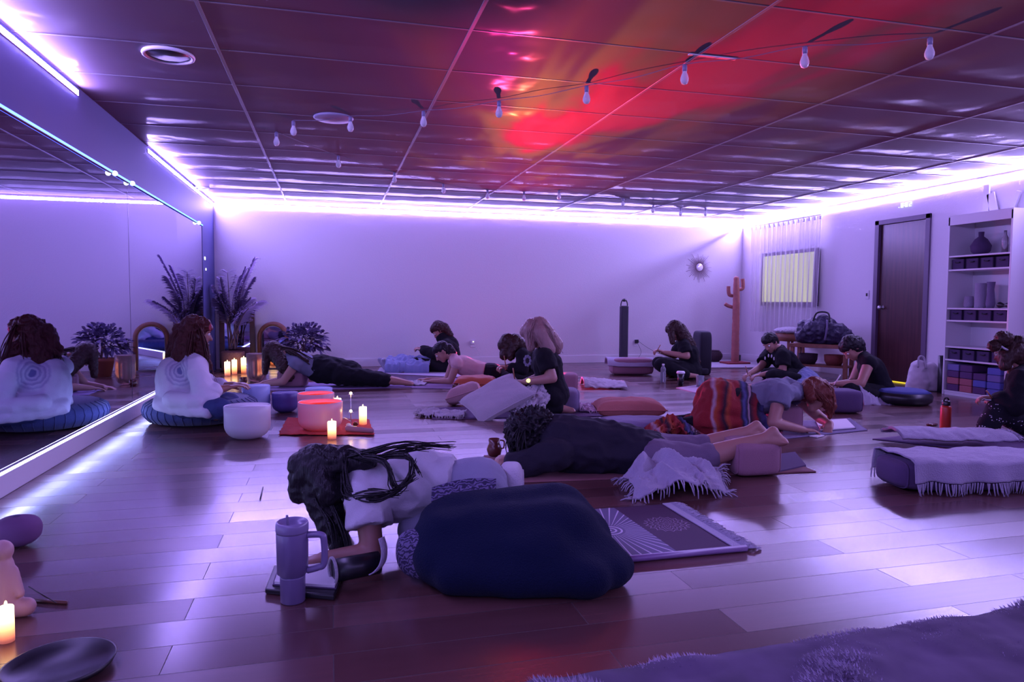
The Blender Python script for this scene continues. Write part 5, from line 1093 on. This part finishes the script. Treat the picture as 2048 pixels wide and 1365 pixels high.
class Person:
    def __init__(s, label, d0, J, f, u, k=1., vox=.009, skin=None, base=None, gap=.34):
        s.k = k; s.vox = vox; s.skin = skin or M_skin
        s.J = {n: (q if isinstance(q, V) else W(q[0], q[1], d0 + (q[2] if len(q) > 2 else 0))) for n, q in J.items()}
        s.f = f; s.u = (u - f * u.dot(f)).normalized(); s.r = s.f.cross(s.u)
        b = base if base is not None else s.J['pe']
        s.root = thing('person', label, 'person', (b.x, b.y, 0))
    def torso(s, mb, g=0., arms=0., hem=1.):
        J = s.J; k = s.k; ax = (J['sr'] - J['sl']).normalized(); hx = (J['hr'] - J['hl']).normalized()
        mid = (ax + hx).normalized()
        for q in (-1, 1):
            c = J['ch'] + ax * (.062 * q * k); w = J['wa'] + mid * (.05 * q * k); p = J['pe'] + hx * (.055 * q * k); p = w.lerp(p, hem)
            mb.cone(c, w, .105 * k + g, .092 * k + g); mb.cone(w, p, .094 * k + g, (.094 + .018 * hem) * k + g, 16, hem < 1)
        mb.cone(J['ch'], J['wa'].lerp(J['pe'], hem), .10 * k + g, .10 * k + g, 16, hem < 1)
        for n in ('sl', 'sr'):
            mb.cone(J['nk'], J[n], .048 * k + g * .6, .058 * k + g)
            mb.cone(J[n], J['ch'], .058 * k + g, .09 * k + g)
        if arms:
            for a, b in (('sl', 'el'), ('sr', 'er')):
                if arms <= 1:
                    e = J[a].lerp(J[b], arms); mb.cone(J[a], J[a] + (J[b] - J[a]) * .01, .06 * k + g, .06 * k + g)
                    mb.cone(J[a], e, .058 * k + g, .05 * k + g * 1.6, 16, True)
                else:
                    mb.cone(J[a], J[b], .058 * k + g, .045 * k + g)
                    wv = J['w' + b[1]]; mb.cone(J[b], J[b].lerp(wv, arms - 1), .046 * k + g, .032 * k + g * 1.3)
    def legs(s, mb, g=0., to=1., feet=False):
        J = s.J; k = s.k
        for q in 'lr':
            h, kn, an = J['h' + q], J['k' + q], J['a' + q]
            mb.cone(J['pe'], h, .11 * k + g, .10 * k + g); mb.cone(h, kn, .094 * k + g, .062 * k + g)
            if to > 0:
                c = kn.lerp(an, .32 if to > .32 else to); mb.cone(kn, c, .060 * k + g, .058 * k + g)
                if to > .32: mb.cone(c, kn.lerp(an, to), .058 * k + g, (.058 + (.038 - .058) * (to - .32) / .68) * k + g)
            if feet and 't' + q in J: foot(mb, an, J['t' + q], .036 * k, J.get('e_' + q))
    def body(s, curl=.7, hands=True, feet=True, name='body', palm=None, bare_legs=True):
        J = s.J; k = s.k; f, u, r = s.f, s.u, s.r; mb = MB(); hd = J['hd']
        mb.ell(hd - f * .012 + u * .015, (r * .074, f * .095, u * .102))
        mb.cone(hd + f * .02 - u * .045, hd + f * .062 - u * .088, .060, .030)                  # jaw
        mb.ell(hd + f * .055 - u * .02, (r * .056, f * .038, u * .075))                          # face
        mb.cone(hd + f * .088 + u * .012, hd + f * .112 - u * .032, .009, .0155, 10)              # nose
        mb.cone(hd + f * .086 - u * .062 - r * .018, hd + f * .086 - u * .062 + r * .018, .010, .010, 8)   # lips
        mb.cone(hd + f * .083 + u * .028 - r * .045, hd + f * .083 + u * .028 + r * .045, .011, .011, 8)   # brow
        for q in (-1, 1): mb.ell(hd + r * (.076 * q) - u * .012 - f * .012, (r * .011, f * .021, u * .033), 10, 6)
        mb.cone(J['nk'], hd - u * .05 - f * .02, .056 * k, .050)
        s.torso(mb); 
        for q in 'lr':
            mb.cone(J['s' + q], J['e' + q], .055 * k, .042 * k); el, wr = J['e' + q], J['w' + q]
            c = el.lerp(wr, .3); mb.cone(el, c, .042 * k, .041 * k); mb.cone(c, wr, .041 * k, .027 * k)
            if hands:
                d = J['f' + q] - wr if 'f' + q in J else wr - el
                hand(mb, wr, d, palm if palm is not None else V((0, 0, -1)), 1.0, curl, 1 if q == 'l' else -1)
        s.legs(mb, feet=feet)
        o = mb.fuse('body', s.skin, s.root, s.vox, 4); s.bodyo = o
        for q in (-1, 1):
            MB().sph(hd + f * .083 + u * .004 + r * (.031 * q), .0125).build('eye', M_eye, s.root)
            MB().sph(hd + f * .0925 + u * .003 + r * (.031 * q), .0058).build('pupil', H_black, s.root)
        return s
    def top(s, name, m, g=.014, arms=.45, amp=.007, extra=(), freq=10, hem=1.):
        mb = MB(); s.torso(mb, g, arms=arms, hem=hem)
        for e in extra: mb.cone(*e)
        return mb.fuse(name, m, s.root, s.vox, 4, amp, freq)
    def pants(s, name, m, g=.013, to=.95, amp=.006, extra=()):
        mb = MB(); s.legs(mb, g, to); J = s.J; hx = (J['hr'] - J['hl']).normalized(); mid = J['wa'].lerp(J['pe'], .55)
        for q in (-1, 1): mb.cone(mid + hx * (.05 * q * s.k), J['pe'] + hx * (.055 * q * s.k), .1 * s.k + g, .114 * s.k + g)
        for e in extra: mb.cone(*e)
        return mb.fuse(name, m, s.root, s.vox, 4, amp, 9)
    def hair(s, m, locks=(), cap=1., amp=.008, freq=26, low=.0, name='hair', strands=()):
        hd, f, u, r = s.J['hd'], s.f, s.u, s.r; mb = MB()
        mb.ell(hd - f * .036 + u * .022, (r * .089 * cap, f * .088 * cap, u * .104 * cap))
        mb.ell(hd + f * .005 + u * .062, (r * .078 * cap, f * .088 * cap, u * .062 * cap))
        mb.cone(hd - f * .05 + u * .02, hd - f * .055 - u * .07, .075, .06)
        for L in locks: mb.cone(*L)
        for pts, rad in strands: mb.tube(pts, rad, 8)
        return mb.fuse(name, m, s.root, min(s.vox, .008), 3, amp, freq)
def strand_bunch(name, m, root, paths, r=.004, n=14, spread=.02, seed=1, n_side=5):
    rnd = random.Random(seed); mb = MB()
    for pts in paths:
        for i in range(n):
            o = [V((rnd.gauss(0, spread), rnd.gauss(0, spread), rnd.gauss(0, spread))) for _ in pts]
            P = [p + q * (.4 + .6 * j / len(pts)) for j, (p, q) in enumerate(zip(pts, o))]
            Q = smooth_path(P, 4); mb.tube(Q, [r * (1 - .75 * j / (len(Q) - 1)) for j in range(len(Q))], n_side)
    return mb.build(name, m, root)
def smooth_path(P, n=4):
    P = [V(p) for p in P]; out = []
    for i in range(len(P) - 1):
        a, b, c, d = P[max(i - 1, 0)], P[i], P[i + 1], P[min(i + 2, len(P) - 1)]
        for j in range(n):
            t = j / n; out.append(.5 * ((2 * b) + (c - a) * t + (2 * a - 5 * b + 4 * c - d) * t * t + (3 * b - a - 3 * c + d) * t ** 3))
    out.append(P[-1]); return out

# --- the woman bent over her notebook in the foreground
d = 2.82
p = Person('woman in white crop top and pale leggings bent over a notebook in the foreground', d, dict(
    hd=(642, 958), nk=(712, 948, .02), ch=(790, 972, .06), wa=(880, 968, .06), pe=(958, 972, .06), sl=(733, 1003, -.12), sr=(735, 955, .2),
    el=(745, 1108, -.19), wl=(645, 1118, -.22), fl=(600, 1128, -.24), er=(665, 1085, .16), wr=(592, 1122, .02), fr=(560, 1140, -.04),
    hl=(965, 985, -.03), hr=(965, 978, .16), kl=(830, 1058, -.02), kr=(830, 1050, .2), al=(1000, 1082, .0), ar=(1000, 1072, .18), tl=(1045, 1092, .02), tr=(1045, 1082, .2)),
    S(-.5, -.86, -.08), S(-.86, .5, 0), .98, .0065, M_skin2)
p.body(.55); J = p.J
p.top('crop_top', C_white, .026, .5, .009, [(W(740, 985, d), W(850, 958, d + .05), .11, .125)], hem=.30)
p.pants('leggings', C_leg, .010, .98, .003)
hx = [W(655, 925, d), W(700, 905, d - .05), W(745, 915, d - .12), W(800, 905, d - .1), W(862, 893, d - .04)]
p.hair(H_black, [(W(640, 935, d - .01), W(690, 925, d - .02), .095, .07), (W(690, 925, d - .02), W(735, 920, d - .04), .06, .04),
                 (W(640, 985, d - .03), W(668, 1060, d - .08), .075, .055), (W(668, 1060, d - .08), W(690, 1125, d - .12), .055, .022),
                 (W(600, 930, d - .02), W(600, 985, d - .02), .05, .045), (W(640, 950, d - .06), W(658, 985, d - .09), .055, .055)], 1.08, .008, 24)
strand_bunch('loose_hair_strands', H_black, p.root, [hx, [W(660, 925, d - .03), W(740, 905, d - .1), W(810, 888, d - .1), W(905, 893, d - .06)],
    [W(690, 925, d - .08), W(700, 985, d - .16), W(760, 1000, d - .2), W(815, 965, d - .18), W(825, 920, d - .15)],
    [W(700, 915, d - .06), W(770, 925, d - .18), W(790, 975, d - .2), W(828, 955, d - .17)],
    [W(720, 920, d - .06), W(810, 915, d - .16), W(835, 950, d - .16)],
    [W(690, 945, d - .08), W(690, 990, d - .15), W(740, 992, d - .2), W(800, 985, d - .19)],
    [W(630, 1000, d - .1), W(660, 1050, d - .14), W(672, 1120, d - .18)], [W(655, 1000, d - .1), W(690, 1070, d - .16), W(700, 1140, d - .19)]], .0045, 13, .012, 3)

# --- the teacher on the round cushion by the mirror
d = 5.52
p = Person('woman with long auburn hair in white tunic sitting on the cushion by the mirror', d, dict(
    hd=(394, 666), nk=(380, 718), ch=(370, 752), wa=(364, 778), pe=(362, 803), sr=(392, 733, -.15), sl=(360, 730, .15),
    er=(408, 786, -.2), wr=(455, 776, -.08), er_=(0, 0), el=(425, 776, .2), wl=(468, 770, .12), hl=(368, 806, .1), hr=(372, 808, -.1), kr=(440, 818, -.22), kl=(462, 806, .26), ar=(468, 830, .12), al=(430, 826, .0), tr=(490, 832, .16), tl=(432, 836, -.08)),
    S(.84, -.2, .42), S(.05, 1, .05), 1., .009, M_skin2)
p.body(.5); J = p.J
M_tunic = cloth('white_tunic_print', (.46, .44, .54))
TC = W(362, 742, d - .16)
def tunic_pat(nt, b, tc):
    mp = node(nt, 'ShaderNodeMapping'); mp.inputs['Location'].default_value = tuple(-(TC - V((p.root.location.x, p.root.location.y, 0))))
    nt.links.new(tc.outputs['Object'], mp.inputs[0]); ln = node(nt, 'ShaderNodeVectorMath', operation='LENGTH'); nt.links.new(mp.outputs[0], ln.inputs[0])
    nz = node(nt, 'ShaderNodeTexNoise'); nz.inputs['Scale'].default_value = 45; nt.links.new(mp.outputs[0], nz.inputs['Vector'])
    a = node(nt, 'ShaderNodeMath', operation='MULTIPLY_ADD'); a.inputs[1].default_value = .02; nt.links.new(nz.outputs['Fac'], a.inputs[0]); nt.links.new(ln.outputs['Value'], a.inputs[2])
    r = ramp(nt, [(0, (.16, .16, .36)), (.035, (.16, .16, .36)), (.045, (.6, .58, .7)), (.062, (.3, .28, .48)), (.075, (.62, .6, .72)), (.095, (.34, .31, .5)), (.105, (.63, .6, .72)), (.122, (.42, .4, .58)), (.135, (.66, .64, .74))])
    nt.links.new(a.outputs[0], r.inputs['Fac']); nt.links.new(r.outputs[0], b.inputs['Base Color'])
link_pattern(M_tunic, tunic_pat)
p.top('tunic', M_tunic, .03, 1.35, .012, [(W(345, 795, d - .05), W(405, 812, d - .16), .10, .09), (W(325, 806, d - .12), W(412, 826, d - .26), .075, .05), (W(345, 800, d - .2), W(400, 806, d - .24), .07, .06), (W(345, 745, d - .05), W(350, 790, d - .05), .12, .14), (W(392, 740, d - .17), W(412, 792, d - .2), .08, .075), (W(400, 790, d - .2), W(428, 800, d - .2), .07, .05)], 8)
p.pants('trousers', C_navy, .02, .95, .008)
p.hair(H_auburn, [(W(385, 665, d), W(370, 715, d - .02), .11, .10), (W(372, 710, d - .03), W(350, 738, d - .06), .085, .03), (W(385, 720, d - .06), W(398, 745, d - .14), .075, .03), (W(402, 695, d - .05), W(418, 735, d - .08), .06, .025),
                  (W(362, 660, d), W(345, 700, d), .06, .05)], 1.12, .014, 20)
strand_bunch('loose_hair_strands', H_auburn, p.root, [[W(370, 640, d), W(352, 690, d), W(340, 725, d - .02)], [W(400, 650, d - .08), W(412, 700, d - .1), W(422, 765, d - .12)], [W(385, 650, d - .08), W(380, 700, d - .12), W(370, 745, d - .14)], [W(375, 640, d - .05), W(350, 670, d - .04), W(335, 715, d - .03)]], .006, 14, .025, 5)

# --- woman lying on her front behind the bowls, hair hanging
d = 8.1
p = Person('woman with hanging dark hair lying on her front in black trousers behind the singing bowls', d, dict(
    hd=(548, 705), nk=(578, 712), ch=(602, 726), wa=(632, 738), pe=(666, 742), sl=(592, 728, -.16), sr=(588, 722, .16),
    el=(566, 764, -.2), wl=(530, 769, -.12), er=(560, 762, .2), wr=(525, 767, .1), hl=(680, 750, -.09), hr=(680, 748, .09), kl=(742, 758, -.1), kr=(742, 756, .1), al=(795, 763, -.1), ar=(797, 762, .1), tl=(822, 768, -.1), tr=(822, 767, .1)),
    S(-.35, -.9, -.2), S(-.9, .4, 0), 1.05, .011)
p.body(.4); p.top('tank_top', C_gtee, .016, .25, hem=.1); p.pants('trousers', C_black, .022, .55, .012, [(W(640, 738, d), W(700, 745, d), .17, .14)])
p.hair(H_brown, [(W(548, 702, d), W(570, 735, d - .12), .09, .08), (W(570, 730, d - .12), W(580, 755, d - .14), .07, .05), (W(575, 702, d - .1), W(615, 722, d - .16), .03, .02), (W(535, 705, d - .03), W(530, 745, d - .05), .06, .035)], 1.05)
strand_bunch('braids', H_brown, p.root, [[W(565, 697, d - .08), W(590, 708, d - .17), W(618, 728, d - .18)], [W(560, 692, d - .08), W(590, 700, d - .15), W(625, 718, d - .15)]], .011, 5, .012, 8)

# --- woman in pale pink tank propped on her elbows
d = 8.62
p = Person('woman in pale pink tank top propped on her elbows, dark hair tied back', d, dict(
    hd=(884, 704), nk=(907, 715), ch=(926, 731), wa=(955, 743), pe=(985, 748), sl=(914, 728, -.16), sr=(908, 722, .16),
    el=(900, 764, -.18), wl=(862, 763, -.14), er=(893, 762, .15), wr=(852, 760, .1), hl=(996, 752, .0), hr=(996, 750, .18), kl=(1052, 755, .28), kr=(1050, 753, .48), al=(1092, 754, .56), ar=(1090, 752, .76), tl=(1108, 756, .6), tr=(1106, 755, .8)),
    S(-.7, -.68, -.15), S(-.68, .7, 0), 1.0, .011)
p.body(.6); p.top('tank_top', C_pink, .018, .12, .005, hem=.45); p.pants('shorts', C_black, .018, 0, .006)
p.hair(H_black, [(W(898, 696, d), W(908, 706, d), .05, .035)], 1.02)

# --- seated writer by the back wall, legs stretched out
d = 10.0
p = Person('person in dark hooded top by the back wall, legs under a denim blanket', d, dict(
    hd=(878, 661), nk=(893, 682), ch=(900, 702), wa=(905, 720), pe=(905, 735), sl=(893, 692, -.17), sr=(891, 690, .17),
    el=(868, 708, -.2), wl=(846, 701, -.12), er=(866, 707, .2), wr=(845, 699, .08), hl=(897, 739, -.1), hr=(897, 737, .1), kl=(835, 726, -.12), kr=(832, 724, .12), al=(776, 737, -.12), ar=(772, 735, .12), tl=(766, 722, -.13), tr=(760, 720, .13)),
    S(-.62, -.7, -.1), S(-.55, .83, 0), 1.0, .012)
p.body(.8, feet=True); p.top('hooded_top', C_black, .03, 1.85, .01, [(W(885, 675, d + .02), W(900, 690, d + .02), .10, .13)]); p.pants('trousers', C_black, .02, .95)
for q_ in 'lr':
    mb = MB(); foot(mb, p.J['a' + q_], p.J['t' + q_], .05); mb.fuse('sock', C_sock, p.root, .012, 2)
p.hair(H_brown, [(W(888, 655, d), W(900, 670, d), .07, .05)], 1.08)

# --- dark-haired kneeling writer rimmed in orange light
d = 8.22
p = Person('person with dark bobbed hair and black top, head bowed, writing behind the blonde woman', d, dict(
    hd=(1018, 692), nk=(1044, 702), ch=(1060, 722), wa=(1066, 742), pe=(1068, 757), sl=(1044, 712, -.17), sr=(1048, 708, .17),
    el=(1046, 740, -.22), wl=(1016, 735, -.2), er=(1040, 738, .2), wr=(1012, 736, .0), hl=(1060, 760, -.1), hr=(1060, 758, .1), kl=(1018, 760, -.24), kr=(1014, 756, .25), al=(1058, 764, -.28), ar=(1050, 762, .1), tl=(1040, 766, -.3), tr=(1030, 764, .05)),
    S(-.55, -.8, -.2), S(-.75, .6, 0), 1.0, .011)
p.body(.9); p.top('sweatshirt', C_black, .022, 1.7, .009); p.pants('trousers', C_black, .018)
p.hair(H_brown, [(W(1016, 690, d), W(1008, 712, d - .04), .09, .055), (W(1028, 690, d - .06), W(1022, 715, d - .08), .06, .045), (W(1030, 682, d), W(1046, 695, d), .085, .07)], 1.14)

# --- blonde woman kneeling in black tee
d = 6.25
p = Person('blonde woman in black printed tee kneeling upright and writing on a white pillow', d, dict(
    hd=(1067, 667), nk=(1090, 700), ch=(1094, 728), wa=(1100, 762), pe=(1108, 788), sl=(1090, 716, -.17), sr=(1083, 712, .17),
    el=(1105, 757, -.22), wl=(1050, 764, -.16), fl=(1028, 762, -.12), er=(1078, 756, .2), wr=(1042, 768, .06), hl=(1104, 794, -.1), hr=(1104, 792, .1), kl=(1040, 812, -.14), kr=(1036, 808, .14), al=(1118, 816, -.12), ar=(1118, 814, .12), tl=(1145, 822, -.12), tr=(1145, 820, .12)),
    S(-.66, -.74, -.12), S(-.6, .8, 0), 1.05, .009)
p.body(.95); J = p.J; p.top('tee', C_black, .022, .62, .008); p.pants('trousers', C_black, .02)
p.hair(H_blond, [(W(1078, 655, d), W(1108, 690, d), .10, .085), (W(1060, 660, d - .05), W(1062, 695, d - .08), .06, .04), (W(1080, 665, d - .08), W(1098, 700, d - .1), .07, .06), (W(1105, 688, d), W(1116, 703, d - .02), .07, .03)], 1.02, .004, 34)
strand_bunch('loose_hair_strands', H_blond, p.root, [[W(1068, 640, d - .06), W(1058, 670, d - .12), W(1062, 698, d - .12)], [W(1080, 640, d - .05), W(1100, 665, d - .1), W(1118, 700, d - .08)], [W(1075, 645, d - .08), W(1082, 675, d - .13), W(1092, 702, d - .12)]], .006, 14, .022, 12)
mb = MB(); c = J['wl'].lerp(J['el'], .12); ax = (J['el'] - J['wl']).normalized(); a, b = perp(ax)
mb.tube([c + a * math.cos(t) * .031 + b * math.sin(t) * .031 for t in [2 * PI * i / 20 for i in range(20)]], .006, 6, closed=True)
wt = mb.build('watch', mat('watch_strap', (.02, .02, .02), .4), p.root)
fc = c + (-FWD * .034 + UPV * .008); MB().ell(fc, (RGT * .018, UPV * .018, FWD * .006)).build('watch_face', emis('lit_watch_face', (.9, 1, .25), 2.2), wt)
pr_ = MB(); q0 = J['ch'] + S(-1, 0, -.25) * .128 - UPV * .0
for i in range(9):
    a = i * .7; pr_.ell(W(1055 + 6 * math.cos(a), 722 + 10 * math.sin(a) * .9, d - .02 - .06), (RGT * .012, UPV * .016, FWD * .004), 8, 6)
pr_.build('shirt_print', C_leg, p.root)

# --- person lying in the middle, head in dark curls
d = 4.15
p = Person('person with black curls lying on their front, bare feet raised on a bolster', d, dict(
    hd=(1058, 868), nk=(1096, 880, .02), ch=(1150, 893, .02), wa=(1225, 905, .02), pe=(1292, 912, .02), sl=(1112, 910, -.16), sr=(1108, 880, .2),
    el=(1030, 933, -.17), wl=(1018, 926, .1), er=(1050, 915, .3), wr=(1020, 915, .15), hl=(1310, 920, -.1), hr=(1310, 905, .12), kl=(1400, 918, -.11), kr=(1392, 898, .13), al=(1528, 880, -.12), ar=(1494, 866, .08), tl=(1566, 884, -.13), tr=(1545, 880, .08),
    e_l=(1546, 864, -.12), e_r=(1513, 852, .08)),
    S(-.6, -.75, -.25), S(-.75, .65, 0), 1.08, .008)
p.body(.6, hands=True); p.top('sweater', C_char, .028, 1.35, .014, [(W(1120, 880, d), W(1260, 895, d), .155, .14), (W(1130, 925, d - .05), W(1270, 930, d - .03), .07, .09)], 9)
p.pants('trousers', C_plum, .018, .12, .008)
p.hair(H_black, [(W(1050, 862, d), W(1058, 905, d - .04), .12, .075), (W(1070, 850, d), W(1085, 870, d), .11, .09), (W(1040, 860, d - .06), W(1035, 885, d - .06), .06, .05)], 1.12, .03, 34)
strand_bunch('loose_curls', H_black, p.root, [[W(1035, 850, d - .05), W(1022, 880, d - .07), W(1024, 912, d - .08)], [W(1050, 840, d - .06), W(1035, 885, d - .14), W(1042, 920, d - .12)], [W(1085, 840, d), W(1060, 828, d - .02), W(1030, 845, d - .04)]], .006, 16, .03, 21)

# --- red-haired woman under the striped blanket
d = 5.5
p = Person('red-haired woman in grey tee leaning on her elbows beneath a red striped blanket', d, dict(
    hd=(1632, 792), nk=(1598, 784), ch=(1548, 790), wa=(1498, 802), pe=(1448, 800), sr=(1562, 788, -.18), sl=(1572, 774, .18),
    er=(1546, 846, -.26), wr=(1606, 860, -.22), fr=(1640, 862, -.2), el=(1640, 836, .14), wl=(1660, 848, -.02), fl=(1655, 860, -.1), hr=(1442, 810, -.1), hl=(1442, 804, .12), kr=(1425, 848, -.14), kl=(1425, 842, .16), ar=(1350, 852, -.12), al=(1350, 846, .14), tr=(1320, 858, -.12), tl=(1320, 852, .14)),
    S(.55, -.8, -.2), S(.8, .55, 0), 1.05, .009)
p.body(.5); p.top('tee', C_gtee, .02, .42, .010, hem=.15); p.pants('trousers', C_black, .016)
p.hair(H_red, [(W(1628, 778, d), W(1648, 800, d), .10, .075), (W(1650, 785, d), W(1660, 812, d - .02), .07, .05), (W(1618, 775, d - .04), W(1622, 795, d - .1), .06, .045), (W(1658, 808, d - .02), W(1660, 835, d - .04), .045, .018)], 1.12)
strand_bunch('loose_hair_strands', H_red, p.root, [[W(1640, 765, d - .06), W(1660, 785, d - .05), W(1664, 830, d - .06)], [W(1620, 770, d - .08), W(1640, 790, d - .12), W(1655, 815, d - .1)]], .006, 12, .02, 31)

# --- man in black tee leaning forward
d = 8.95
p = Person('dark-haired man in black tee with pale print leaning forward to write on the floor', d, dict(
    hd=(1540, 686), nk=(1562, 700), ch=(1568, 720), wa=(1584, 738), pe=(1594, 750), sl=(1566, 712, -.2), sr=(1542, 704, .2),
    el=(1566, 742, -.26), wl=(1522, 750, -.25), er=(1520, 736, .05), wr=(1498, 748, -.1), hl=(1590, 753, -.1), hr=(1584, 750, .12), kl=(1545, 752, -.3), kr=(1535, 748, .3), al=(1598, 757, -.3), ar=(1575, 755, .1), tl=(1618, 760, -.32), tr=(1560, 757, .0)),
    S(-.62, -.55, -.5), S(-.4, .85, -.1), 1.08, .011)
p.body(.9); J = p.J; p.top('tee', C_black, .024, .72, .009); p.pants('trousers', C_black, .02)
p.hair(H_black, [], 1.05)
mb = MB()
for i, (x, y) in enumerate(((1537, 712), (1543, 713), (1530, 717), (1548, 718))): mb.ell(W(x, y, d - .225), (RGT * .01, UPV * .024, FWD * .004), 8, 6)
mb.build('shirt_print', C_white, p.root)

# --- woman in black tank near the door
d = 7.3
p = Person('woman in black tank top sitting in front of the door and writing', d, dict(
    hd=(1703, 697), nk=(1724, 712), ch=(1742, 736), wa=(1757, 764), pe=(1764, 786), sl=(1738, 726, -.18), sr=(1727, 716, .17),
    el=(1722, 768, -.26), wl=(1676, 768, -.2), er=(1704, 766, .2), wr=(1672, 768, .02), hl=(1756, 790, -.1), hr=(1752, 788, .12), kl=(1700, 780, -.24), kr=(1694, 776, .25), al=(1764, 796, -.25), ar=(1740, 794, .0), tl=(1790, 798, -.26), tr=(1722, 797, -.05)),
    S(-.65, -.74, -.1), S(-.66, .74, 0), 1.05, .010)
p.body(.8); p.top('tank_top', C_black, .016, .0, .006); p.pants('leggings', C_black, .014)
p.hair(H_black, [(W(1712, 685, d), W(1716, 690, d), .075, .07)], 1.1)

# --- seated writer at the right edge of the frame
d = 5.2
p = Person('person in black with two hair buns writing at the right edge', d, dict(
    hd=(2030, 718), nk=(2052, 742), ch=(2062, 778), wa=(2074, 812), pe=(2080, 842), sl=(2044, 762, -.18), sr=(2040, 756, .17),
    el=(2032, 812, -.22), wl=(1996, 798, -.12), fl=(1984, 796, -.1), er=(2020, 806, .2), wr=(1992, 800, .06), hl=(2072, 848, -.1), hr=(2072, 846, .1), kl=(1996, 822, -.14), kr=(2000, 818, .16), al=(1966, 864, -.14), ar=(1974, 862, .16), tl=(1940, 872, -.16), tr=(1945, 870, .16)),
    S(-.66, -.72, -.1), S(-.6, .8, 0), 1.08, .010, M_skin2)
p.body(.9); p.top('sweatshirt', C_black, .026, 1.75, .009)
M_pat = cloth('dotted_black_leggings', (.012, .012, .018))
def dots(nt, b, tc):
    mp = node(nt, 'ShaderNodeMapping'); mp.inputs['Scale'].default_value = (1, 1, 1); nt.links.new(tc.outputs['Object'], mp.inputs[0])
    vo = node(nt, 'ShaderNodeTexVoronoi'); vo.inputs['Scale'].default_value = 55; nt.links.new(mp.outputs[0], vo.inputs['Vector'])
    wv = node(nt, 'ShaderNodeTexWave', wave_type='RINGS'); wv.inputs['Scale'].default_value = 4; wv.inputs['Distortion'].default_value = 1.2; nt.links.new(mp.outputs[0], wv.inputs['Vector'])
    t = node(nt, 'ShaderNodeMath', operation='LESS_THAN'); t.inputs[1].default_value = .26; nt.links.new(vo.outputs['Distance'], t.inputs[0])
    g = node(nt, 'ShaderNodeMath', operation='GREATER_THAN'); g.inputs[1].default_value = .45; nt.links.new(wv.outputs['Fac'], g.inputs[0])
    m2 = node(nt, 'ShaderNodeMath', operation='MULTIPLY'); nt.links.new(t.outputs[0], m2.inputs[0]); nt.links.new(g.outputs[0], m2.inputs[1])
    r = ramp(nt, [(0, (.012, .012, .018)), (1, (.5, .48, .56))]); nt.links.new(m2.outputs[0], r.inputs['Fac']); nt.links.new(r.outputs[0], b.inputs['Base Color'])
link_pattern(M_pat, dots)
p.pants('leggings', M_pat, .016)
p.hair(H_brown, [(W(2036, 712, d), W(2052, 735, d), .09, .06), (W(2018, 712, d - .03), W(2010, 732, d - .05), .06, .04)], 1.2, .01, 22)
for x, y, r in ((2008, 678, .062), (1988, 692, .044), (2036, 686, .06)):
    MB().sph(W(x, y, d - .02), r).fuse('hair_bun', H_brown, p.root, .009, 2, .012, 30)
MB().tube([W(1998, 690, d - .04), W(2008, 697, d - .05), W(2018, 702, d - .06)], .008, 6).build('hair_ribbon', C_white, p.root)

# --- cross-legged woman by the fan
d = 9.3
p = Person('woman with long dark hair sitting cross-legged near the tower fan, writing', d, dict(
    hd=(1350, 662), nk=(1370, 682), ch=(1376, 705), wa=(1380, 726), pe=(1382, 741), sl=(1368, 694, -.17), sr=(1362, 690, .17),
    el=(1374, 713, -.24), wl=(1328, 705, -.2), fl=(1314, 699, -.2), er=(1350, 712, .15), wr=(1322, 704, .0), hl=(1376, 744, -.1), hr=(1374, 742, .12), kl=(1322, 730, -.24), kr=(1318, 726, .25), al=(1372, 750, -.3), ar=(1345, 748, .05), tl=(1395, 753, -.3), tr=(1330, 752, .0)),
    S(-.7, -.62, -.15), S(-.55, .82, 0), 1.06, .011)
p.body(.9); p.top('sweatshirt', C_black, .022, .75, .008); p.pants('trousers', C_black, .028)
p.hair(H_brown, [(W(1358, 660, d), W(1378, 690, d - .05), .10, .09), (W(1378, 690, d - .05), W(1394, 725, d - .05), .09, .05), (W(1342, 662, d - .06), W(1345, 685, d - .1), .05, .035)], 1.12)

# pencils in the writers' hands
M_pen = mat('pencil_paint', (.30, .12, .06), .4); M_penw = mat('white_pen', (.75, .75, .78), .3)
for (a, b, dd, m_, who) in (((1013, 738), (1008, 712), 7.98, M_pen, 'person with the dark bob'), ((1030, 764), (1026, 737), 6.06, M_pen, 'blonde woman'), ((1313, 704), (1321, 690), 9.08, M_pen, 'cross-legged woman by the fan'),
                            ((1496, 751), (1491, 733), 8.78, M_pen, 'man in the black tee'), ((1666, 774), (1681, 750), 7.06, M_penw, 'woman in the black tank'), ((1986, 799), (1973, 782), 5.06, M_pen, 'writer at the right edge')):
    A, B = W(*a, dd), W(*b, dd - .03); t = thing('pencil', 'pencil held by the ' + who, 'pencil', A)
    MB().cone(A.lerp(B, .15), B, .0055, .0055, 8, True).build('shaft', m_, t); MB().cone(A, A.lerp(B, .15), .0012, .0055, 8, True).build('tip', P_blk, t)
